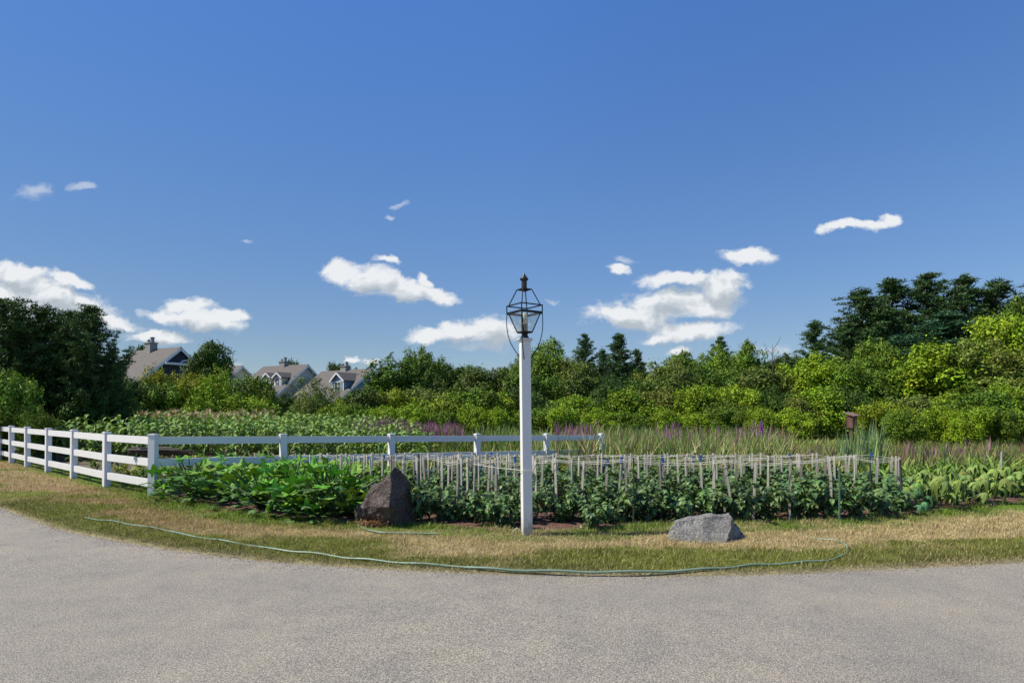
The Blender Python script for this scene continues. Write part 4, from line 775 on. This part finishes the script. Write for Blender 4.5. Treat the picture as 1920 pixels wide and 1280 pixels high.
# ------------------------------------------------------------------ trees and shrubs
def limb_geo(H, W, seed, spread=.7, n=9, r0=.16, ctr=.35):
    r_ = random.Random(seed); g = Geo(); tube(g, [(0, 0, -.2), (r_.uniform(-.1, .1), r_.uniform(-.1, .1), H * .35), (r_.uniform(-.2, .2), r_.uniform(-.2, .2), H * .85)], [r0, r0 * .65, r0 * .15], 8)
    for k in range(n):
        a = r_.uniform(0, 6.28); z0 = H * r_.uniform(.08, .5); L_ = W * .5 * r_.uniform(.55, .95) * spread; z1 = z0 + H * r_.uniform(.15, .4)
        tube(g, [(0, 0, z0), (math.cos(a) * L_ * .4, math.sin(a) * L_ * .4, z0 + (z1 - z0) * .6), (math.cos(a) * L_, math.sin(a) * L_, min(z1, H * .9))], [r0 * .45, r0 * .25, r0 * .06], 5)
    return g.mesh('trunk', M['bark'])
def broad_mesh(seed, H, W, nleaf, leaf, base, nclump=60, low=.06, spire=0, mat='leaf', cr=(.13, .24), flat=.8, sc=.1):
    """crown of overlapping leaf clumps with gaps between them"""
    global rng; rng = np.random.default_rng(seed)
    # a few big lobes, then clumps on their surfaces
    nl = 9; la = rng.uniform(0, 6.28, nl); lr = W * .27 * np.sqrt(rng.random(nl)); lz = H * (low + (1 - low) * rng.uniform(.25, .80, nl)); Lc = np.c_[lr * np.cos(la), lr * np.sin(la), lz]; Lr = rng.uniform(.20, .30, nl) * W
    Lc[0] = (0, 0, H * .70); Lr[0] = .32 * W; Lc[2] = (-W * .12, 0, H * .62); Lr[2] = .3 * W; Lc[1] = (W * .05, 0, H * .35); Lr[1] = .33 * W
    D = rng.normal(size=(nclump, 3)); D /= np.linalg.norm(D, axis=1)[:, None]; i = rng.integers(0, nl, nclump); sq = np.array((1, 1, H / W * 1.0))
    Cc = Lc[i] + D * (Lr[i] * rng.uniform(.55, 1.05, nclump))[:, None] * np.array((1, 1, min(1.2, H / W)))
    Cc[:, 2] = np.clip(Cc[:, 2], H * low + .1, H * .97); cr_ = rng.uniform(cr[0], cr[1], nclump) * W * .62
    w = cr_ ** 2; j = rng.choice(nclump, nleaf, p=w / w.sum()); d = rng.normal(size=(nleaf, 3)); d[:, 2] = np.abs(d[:, 2]) * np.where(rng.random(nleaf) < .72, 1, -1); d /= np.linalg.norm(d, axis=1)[:, None]
    rad = cr_[j] * rng.uniform(.35, 1.0, nleaf) ** .5 * (1 + rng.exponential(sc, nleaf)); P = Cc[j] + d * rad[:, None] * np.array((1, 1, flat)); P[:, 2] = np.maximum(P[:, 2], .02)
    ns = int(nclump * .5); q = rng.integers(0, nclump, ns); top = Cc[q] + np.c_[rng.normal(0, .3, (ns, 2)) * cr_[q][:, None], cr_[q] * .6]; sl2 = rng.uniform(.05, .13, ns) * min(H, 3.6); m_ = nleaf // 9; jj = rng.integers(0, ns, m_); tt = rng.random(m_)
    lean = rng.normal(0, .35, (ns, 2)); P[:m_] = top[jj] + np.c_[lean[jj] * (tt * sl2[jj])[:, None], tt * sl2[jj]] + rng.normal(0, leaf * .35, (m_, 3))
    nrm = d * 1.0 + rng.normal(size=(nleaf, 3)) * .45 + np.array((0, 0, .25)); nrm /= np.linalg.norm(nrm, axis=1)[:, None]
    t = np.cross(nrm, rng.normal(size=(nleaf, 3))); t /= np.linalg.norm(t, axis=1)[:, None]; b = np.cross(nrm, t); s = leaf * rng.uniform(.6, 1.4, nleaf)[:, None]
    V = np.stack([P - t * s * .62, P + b * s * .34, P + t * s * .62, P - b * s * .34], 1).reshape(-1, 3); F = np.arange(nleaf * 4).reshape(-1, 4)
    cv = rng.uniform(.82, 1.18, (nclump, 1)) * (1 + rng.uniform(-.10, .10, (nclump, 3))); C = np.array(base)[None] * cv[j] * rng.uniform(.5, 1.5, (nleaf, 1)); yel = rng.random(nleaf) < .06; C[yel] *= np.array((1.5, 1.15, .8))
    z = np.percentile(V[:, 2], 99.6); r = np.percentile(np.abs(V[:, :2]), 98); V = V * np.array((W / 2 / r, W / 2 / r, H / z)); return np_mesh('crown', V, F, M[mat], np.repeat(C, 4, 0))
def pine_mesh(seed, H, W, base=(.048, .095, .030), whorls=20, asc=.25, dens=1.0, shape=.78, low=.05, tuftr=.42):
    global rng; rng = np.random.default_rng(seed); g = Geo(); tips = []; tube(g, [(0, 0, -.3), (.1, 0, H * .5), (0, 0, H * .98)], [H * .02, H * .013, .02], 8)
    for k in range(whorls):
        z = H * (low + (1 - low) * (k + rng.uniform(-.35, .35)) / whorls); f = (z / H); rl = W / 2 * min(1, (1 - f) ** shape * 1.15 + .015) * rng.uniform(.75, 1.12)
        for m in range(rng.integers(4, 7)):
            a = rng.uniform(0, 6.28); L_ = rl * rng.uniform(.55, 1.1); e = min(1.05, asc * rng.uniform(.4, 1.6) + f * .3); t = np.linspace(0, 1, 5)[:, None]
            P = np.array((0, 0, z)) + np.c_[math.cos(a) * L_ * t, math.sin(a) * L_ * t, L_ * (t * math.tan(e) * .7 + .22 * t ** 2.5)]; tube(g, P, np.linspace(.05, .012, 5) * H / 14, 4); nt_ = max(3, int(L_ / (tuftr * .75) * dens))
            for q in np.linspace(.28, 1.02, nt_):
                p = np.array((0, 0, z)) + np.array((math.cos(a) * L_ * q, math.sin(a) * L_ * q, L_ * (q * math.tan(e) * .7 + .22 * q ** 2.5))); tips.append(p + rng.normal(0, tuftr * .35 * np.array((1, 1, .35))))
    T = np.array(tips + [(0, 0, H * f_) for f_ in (.92, .95, .98, 1.0)]); m = 34; n = len(T) * m; P = np.repeat(T, m, 0) + rng.normal(0, tuftr * .38, (n, 3)) * np.array((1, 1, .38))
    V, F, C = blades(P, rng.uniform(0, 6.28, n), rng.uniform(-.2, 1.3, n), rng.uniform(-.3, .3, n), rng.uniform(.5, 1.1, n) * tuftr * .85, tuftr * .20, 1, 'taper', 0, np.repeat(vcol(base, len(T), .3, .15), m, 0) * rng.uniform(.7, 1.35, (n, 1)), True, rng.uniform(-1.5, 1.5, n))
    z = np.percentile(V[:, 2], 99.9); r = np.percentile(np.abs(V[:, :2]), 98.5); V = V * np.array((W / 2 / r, W / 2 / r, H / z)); g.V = [q * np.array((W / 2 / r, W / 2 / r, H / z * .985)) for q in g.V]; return np_mesh('crown', V, F, M['needle'], C), g.mesh('trunk', M['bark'])
GB = (.108, .168, .022)
protos = {'T': [(broad_mesh(900 + k, 8, 7, 34000, .15, GB, (150, 260, 200, 320, 180)[k], .08, cr=((.08, .17), (.06, .13))[k % 2], flat=(.8, 1.25, 1.0, 1.4, .9)[k], sc=.22), limb_geo(8, 7, k), 8, 7) for k in range(5)],
          'S': [(broad_mesh(920 + k, 3, 3.6, 19000, .088, GB, (110, 190, 150, 230, 130, 170)[k], .02, cr=((.08, .16), (.06, .13))[k % 2], flat=(.9, 1.5, 1.1, 1.7, .8, 1.3)[k], sc=.28), limb_geo(3, 3.6, 30 + k, r0=.05), 3, 3.6) for k in range(6)],
          'F': [(broad_mesh(940 + k, 3.2, 2.6, 15000, .062, GB, 130, .02, cr=(.07, .14), flat=1.5, sc=.4), limb_geo(3.2, 2.6, 50 + k, r0=.05), 3.2, 2.6) for k in range(2)],
          'O': [(broad_mesh(950 + k, 5, 4, 34000, .10, GB, 200, .05, cr=(.06, .13), flat=1.3, sc=.35), limb_geo(5, 4, 60 + k, r0=.1), 5, 4) for k in range(3)]}
protos['P'] = [(*pine_mesh(960 + k, 14, 8, whorls=30, asc=.28), 14, 8) for k in range(4)]
protos['J'] = [(*pine_mesh(980 + k, 5.6, 3.4, (.048, .098, .026), 24, .6, 1.4, .62, .03, .19), 5.6, 3.4) for k in range(3)]
cnt = {}
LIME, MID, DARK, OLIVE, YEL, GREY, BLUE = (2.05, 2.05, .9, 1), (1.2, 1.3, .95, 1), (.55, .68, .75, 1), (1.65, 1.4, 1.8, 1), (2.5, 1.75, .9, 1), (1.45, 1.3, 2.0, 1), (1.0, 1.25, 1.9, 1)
names = {'T': ('broadleaf_tree', 'tree'), 'S': ('shrub', 'shrub'), 'F': ('shrub', 'shrub'), 'O': ('broadleaf_tree', 'tree'), 'P': ('pine_tree', 'tree'), 'J': ('pine_tree', 'tree')}
def plant(kind, px, top, wpx, d, tint, label, group=None, sink=0.0, name=None):
    k = cnt.get(kind, 0); cnt[kind] = k + 1; cr, tr, H0, W0 = protos[kind][k % len(protos[kind])]; x = X(px, d); g0 = float(G(x, d)) - sink; H = Hh(top, d) - g0; W = wpx * d / FPX
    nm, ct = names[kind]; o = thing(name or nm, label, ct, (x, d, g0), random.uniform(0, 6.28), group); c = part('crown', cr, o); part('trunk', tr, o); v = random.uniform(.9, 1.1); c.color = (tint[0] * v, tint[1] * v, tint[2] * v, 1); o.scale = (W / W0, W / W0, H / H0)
    return o
gT, gF, gM, gP, gL = 'trees along the skyline', 'bright shrubs along the marsh edge', 'shrubs in the middle of the thicket', 'tall pines on the right', 'dark pines on the left'
# left side
for px, t, w, d, lb in [(8, 562, 115, 23.5, 'dark pine cut off by the left edge of the photo'), (78, 574, 100, 24, 'dark pine second from the left edge'), (132, 586, 85, 24.6, 'slender dark pine in the middle of the left clump'), (176, 578, 84, 24, 'dark pine at the right end of the left clump, tips reaching out over the shrubs'), (212, 655, 24, 25, 'short dark pine leaning into the open sky beside the navy house roof'), (50, 610, 90, 26, 'dark pine standing behind the left clump')]:
    plant('J', px, t - 4, w * 1.5, d, (1, 1, 1, 1), lb, gL)
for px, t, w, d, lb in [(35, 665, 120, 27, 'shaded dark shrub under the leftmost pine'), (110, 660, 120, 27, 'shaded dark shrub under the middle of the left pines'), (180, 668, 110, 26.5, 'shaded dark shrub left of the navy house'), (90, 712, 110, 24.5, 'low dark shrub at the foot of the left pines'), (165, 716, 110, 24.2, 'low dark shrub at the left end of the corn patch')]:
    plant('S', px, t, w, d, DARK, lb, 'dark shrubs under the left pines')  # DARK tint puts the shade beneath the pines into the leaf colour
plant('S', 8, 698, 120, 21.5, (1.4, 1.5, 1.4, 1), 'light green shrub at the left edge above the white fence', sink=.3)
plant('S', 70, 765, 60, 20.5, (1.3, 1.3, 1, 1), 'low light shrub behind the second fence post from the left', sink=.1)
gl = 'shrubs behind the corn patch'
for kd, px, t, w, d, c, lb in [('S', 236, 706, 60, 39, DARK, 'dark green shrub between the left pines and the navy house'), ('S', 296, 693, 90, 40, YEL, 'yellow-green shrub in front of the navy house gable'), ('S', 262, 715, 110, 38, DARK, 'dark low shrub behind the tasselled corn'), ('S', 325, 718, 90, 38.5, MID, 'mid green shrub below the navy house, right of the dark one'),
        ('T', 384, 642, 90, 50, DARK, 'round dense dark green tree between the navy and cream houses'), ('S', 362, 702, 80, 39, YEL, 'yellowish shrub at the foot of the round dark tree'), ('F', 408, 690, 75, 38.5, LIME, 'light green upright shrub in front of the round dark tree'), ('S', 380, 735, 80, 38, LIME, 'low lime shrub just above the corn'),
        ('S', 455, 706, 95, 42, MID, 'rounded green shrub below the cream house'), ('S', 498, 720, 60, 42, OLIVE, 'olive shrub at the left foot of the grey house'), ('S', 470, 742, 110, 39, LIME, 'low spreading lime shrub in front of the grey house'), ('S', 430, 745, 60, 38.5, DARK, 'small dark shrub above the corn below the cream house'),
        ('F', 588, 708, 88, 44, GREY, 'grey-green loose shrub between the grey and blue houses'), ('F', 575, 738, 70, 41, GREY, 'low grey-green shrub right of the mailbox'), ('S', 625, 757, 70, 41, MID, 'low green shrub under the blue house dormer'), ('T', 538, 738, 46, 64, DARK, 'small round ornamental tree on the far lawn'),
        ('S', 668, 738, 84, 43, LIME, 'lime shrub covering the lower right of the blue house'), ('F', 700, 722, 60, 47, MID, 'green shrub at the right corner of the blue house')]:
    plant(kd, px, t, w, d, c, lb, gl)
for px, t, w, lb in [(552, 677, 40, 'distant dark tree top behind the grey house roof'), (632, 683, 50, 'distant dark tree top left of the blue house chimney'), (668, 688, 40, 'distant dark tree top behind the blue house ridge'), (262, 650, 26, 'distant tree top left of the navy house chimney')]: plant('T', px, t, w, 110 if px > 300 else 90, DARK, lb, 'distant tree tops behind the roofs')
# skyline
sky_ = [('T', 786, 655, 84, 62, MID, 'domed green tree at the left end of the tree line'), ('T', 762, 686, 48, 64, MID, 'tree just left of the domed tree'), ('T', 848, 682, 92, 66, DARK, 'dark tree just right of the domed tree'), ('T', 905, 690, 84, 66, MID, 'low tree halfway between the domed tree and the lamp post'), ('T', 950, 690, 70, 64, MID, 'low tree just left of the lamp post'),
    ('T', 978, 664, 50, 68, OLIVE, 'narrow pale tree directly behind the lamp post'), ('T', 1028, 642, 98, 58, MID, 'tall rounded tree just right of the lamp post'), ('T', 1078, 672, 70, 56, OLIVE, 'olive tree between the rounded tree and the twin pines'), ('T', 1222, 676, 120, 54, OLIVE, 'pale olive tree right of the twin pines'), ('T', 1292, 662, 92, 62, MID, 'green tree below the large right-hand cloud'),
    ('T', 1345, 655, 84, 60, MID, 'green tree under the small skyline pine'), ('T', 1408, 645, 90, 62, MID, 'rounded tree right of the small skyline pine'), ('T', 1458, 668, 84, 62, DARK, 'dark low tree left of the lone pine'), ('T', 1500, 672, 70, 60, DARK, 'dark tree at the foot of the lone pine'), ('T', 1180, 690, 70, 62, DARK, 'dark tree at the foot of the twin pines')]
for kd, px, t, w, d, c, lb in sky_: plant(kd, px, t, w, d, c, lb, gT)
for px, t, w, d, lb in [(1097, 626, 64, 66, 'left one of the twin pines right of the lamp post'), (1160, 626, 84, 63, 'right and broader one of the twin pines'), (1130, 655, 50, 68, 'small pine between the twin pines'), (1195, 655, 50, 66, 'small pine right of the twin pines'), (1350, 631, 62, 66, 'small pine rising above the middle of the skyline'), (1528, 602, 84, 60, 'lone dark pine left of the big pines')]: plant('P', px, t, w * 1.3, d, (1.25, 1.25, 1.2, 1), lb, 'pines along the skyline')
for px, t, w, d, lb in [(1615, 546, 100, 68, 'leftmost of the big pines on the right'), (1672, 528, 110, 72, 'big pine second from the left, between two taller neighbours'), (1738, 517, 115, 70, 'tallest big pine, third from the left'), (1808, 521, 95, 70, 'narrow-topped big pine, fourth from the left'), (1868, 530, 105, 69, 'big pine near the right edge of the photo'), (1915, 560, 95, 66, 'big pine cut off by the right edge'), (1590, 610, 90, 64, 'lower pine at the left foot of the big pines'), (1775, 590, 140, 60, 'bluish pine in front of the tall pines'), (1690, 632, 110, 58, 'low bluish pine above the bright thicket'), (1650, 585, 110, 66, 'dense pine below the two leftmost big pines')]:
    plant('P', px, t - 4, w * 1.85, d, BLUE if 'bluish' in lb else (1.15, 1.15, 1.1, 1), lb, gP)
for kd, px, t, w, d, c, lb in [('T', 1538, 668, 130, 48, LIME, 'bright leafy tree in front of the lone pine'), ('T', 1612, 682, 130, 46, MID, 'shaded green tree left of the birdhouse'), ('O', 1745, 648, 150, 46, LIME, 'large light green tree in the right thicket'), ('O', 1830, 640, 150, 44, OLIVE, 'large pale grey-green tree in the right thicket'), ('T', 1895, 598, 150, 52, LIME, 'tall bright tree climbing up the right edge'), ('O', 1922, 650, 120, 44, OLIVE, 'pale tree cut off by the right edge'),
        ('T', 1680, 700, 110, 48, DARK, 'dark tree in the shade behind the birdhouse'), ('O', 1390, 690, 110, 50, MID, 'fine-leaved tree in the middle right of the thicket'), ('O', 1452, 700, 110, 48, OLIVE, 'olive fine-leaved tree left of the bright leafy tree'), ('T', 1835, 700, 120, 43, MID, 'green tree below the large pale tree'), ('T', 1915, 568, 110, 60, MID, 'tall dark tree blending into the last big pine'), ('T', 1640, 640, 110, 56, MID, 'green tree below the leftmost big pine'), ('T', 1870, 640, 120, 56, MID, 'green tree at the feet of the right pines')]:
    plant(kd, px, t, w, d, c, lb, 'trees of the right thicket')
wherep = lambda p: 'left of the lamp post' if p < 940 else 'right of the lamp post' if p < 1250 else 'in the right half of the photo'
midl = [(738, 716, LIME), (760, 700, MID), (815, 695, OLIVE), (868, 706, MID), (922, 703, OLIVE), (975, 708, MID), (1040, 700, MID), (1095, 698, OLIVE), (1150, 706, DARK), (1195, 710, MID), (1255, 708, OLIVE), (1310, 700, MID), (1360, 710, MID), (1430, 715, OLIVE), (1490, 700, MID), (1565, 705, LIME), (1640, 710, MID), (1700, 690, LIME), (1770, 700, MID)]
words = {tuple(LIME): 'lime green', tuple(MID): 'mid green', tuple(OLIVE): 'olive', tuple(DARK): 'dark green'}
marks = [(735, 'below the tree left of the domed tree'), (782, 'below the domed tree'), (848, 'just right of the domed tree'), (905, 'some way left of the lamp post'), (950, 'just left of the lamp post'), (985, 'directly behind the lamp post'), (1030, 'below the tall rounded tree right of the lamp post'), (1097, 'below the left twin pine'), (1160, 'below the right twin pine'), (1222, 'below the pale olive tree'), (1292, 'under the large right-hand cloud'), (1350, 'below the small skyline pine'), (1408, 'right of the small skyline pine'), (1460, 'left of the lone pine'), (1528, 'below the lone pine'), (1597, 'behind the birdhouse'), (1672, 'right of the birdhouse'), (1738, 'below the tallest big pine'), (1808, 'below the fourth big pine'), (1868, 'above the wilted squash near the right edge'), (1920, 'at the right edge of the photo'), (690, 'right of the blue house'), (640, 'below the blue house')]
seen = {}
def near(px): return min(marks, key=lambda m: abs(m[0] - px))[1]
def uniq(lb, alts):
    if lb not in seen: seen[lb] = 0; return lb
    seen[lb] += 1; return lb + alts[seen[lb] - 1]
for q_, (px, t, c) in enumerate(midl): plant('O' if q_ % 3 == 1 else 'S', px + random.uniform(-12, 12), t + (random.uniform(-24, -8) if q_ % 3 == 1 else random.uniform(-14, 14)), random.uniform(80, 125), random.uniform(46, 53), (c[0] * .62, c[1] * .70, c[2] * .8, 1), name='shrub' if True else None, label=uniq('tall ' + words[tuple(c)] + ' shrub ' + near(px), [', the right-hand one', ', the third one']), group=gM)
fr = [(640, 748), (690, 742), (740, 735), (792, 740), (842, 736), (893, 744), (942, 738), (990, 736), (1042, 744), (1092, 740), (1140, 732), (1190, 738), (1240, 744), (1292, 738), (1342, 746), (1390, 738), (1440, 742), (1492, 744), (1545, 740), (1600, 742), (1655, 752), (1712, 738), (1768, 736), (1825, 744), (1880, 736), (1925, 740)]
for k, (px, t) in enumerate(fr):
    c = (LIME, DARK, LIME, OLIVE, LIME, MID, LIME, DARK, OLIVE)[k % 9]; plant('S', px, t + random.uniform(-20, 12), random.uniform(78, 118), random.uniform(38.5, 41.5) - (4 if px > 1650 else 0), (c[0] * random.uniform(.8, 1.12), c[1] * random.uniform(.85, 1.05), c[2], 1), uniq('low ' + words[tuple(c)] + ' marsh edge shrub ' + near(px), [', the right-hand one', ', the third one']), gF)  # DARK crowns stand in for shadowed gaps in the row, shade painted as leaf tint
for k, (px, t) in enumerate([(665, 768), (720, 765), (770, 762), (830, 766), (880, 768), (930, 764), (1010, 766), (1060, 768), (1120, 764), (1180, 768), (1240, 766), (1300, 770), (1360, 768), (1420, 770), (1480, 772), (1700, 778), (1760, 772), (1815, 776), (1870, 774), (1915, 776)]):
    plant('S', px, t + random.uniform(-12, 8), random.uniform(62, 84), random.uniform(35.5, 37.5) - (5 if px > 1650 else 0), LIME if k % 3 else MID, uniq('knee-high shrub by the cattails ' + near(px), [', the right-hand one', ', the third one']), 'low shrubs in front of the thicket')
# bare dead sapling on the skyline
g = Geo(); rs = random.Random(3); d = 56; H = Hh(640, d)
tube(g, [(0, 0, 0), (.1, 0, H * .6), (.05, 0, H)], [.06, .04, .015], 6)
for k in range(26): z = H * rs.uniform(.5, .97); a = rs.uniform(0, 6.28); L_ = rs.uniform(.4, 1.1); tube(g, [(.07, 0, z), (.07 + math.cos(a) * L_ * .5, math.sin(a) * L_ * .5, z + L_ * .6), (.07 + math.cos(a) * L_ * .8, math.sin(a) * L_ * .8, z + L_ * 1.2)], [.018, .012, .006], 4)
thing('bare_tree', 'thin bare grey dead sapling on the skyline left of the lone pine', 'tree', (X(1447, d), d, -.3), data=g.mesh('bare_tree', M['bark']))
# far wood behind everything
def far_wood():
    global rng; rng = np.random.default_rng(77); n = 60000; px = rng.uniform(-500, 2500, n); d = rng.uniform(78, 110, n); x = X(px, d); keep = ~((px > 225) & (px < 715)); x, d, px = x[keep], d[keep], px[keep]; n = len(x)
    top = 8.0 + 3 * (fbm(x, d * .3, .12, 3, 8) - .5) * 2 - np.where((px > 700) & (px < 980), 1.6, 0) - np.where(px < 240, 2.5, 0); z = top * rng.random(n) ** .55; nrm = rng.normal(size=(n, 3)) + np.array((0, -.4, .5)); nrm /= np.linalg.norm(nrm, axis=1)[:, None]; t = np.cross(nrm, rng.normal(size=(n, 3))); t /= np.linalg.norm(t, axis=1)[:, None]; b = np.cross(nrm, t); s = rng.uniform(.3, .6, n)[:, None]; P = np.c_[x, d, z]
    V = np.stack([P - t * s * .6, P + b * s * .45, P + t * s * .6, P - b * s * .45], 1).reshape(-1, 3); return np_mesh('far_wood', V, np.arange(n * 4).reshape(-1, 4), M['leaf'], np.repeat(vcol((.055, .10, .028), n, .3), 4, 0))
kindo('far_wood', far_wood(), 'stuff', 'continuous far wood behind the thicket')
for o in bpy.data.objects:                     # keep every label within sixteen words
    if 'label' in o and len(o['label'].split()) > 16: o['label'] = o['label'].replace('directly ', '').replace('just ', '').replace('tall rounded', 'rounded').replace('the right-hand one', 'right one').replace('near the right edge', 'at right').replace('of the small skyline pine', 'of the small pine')
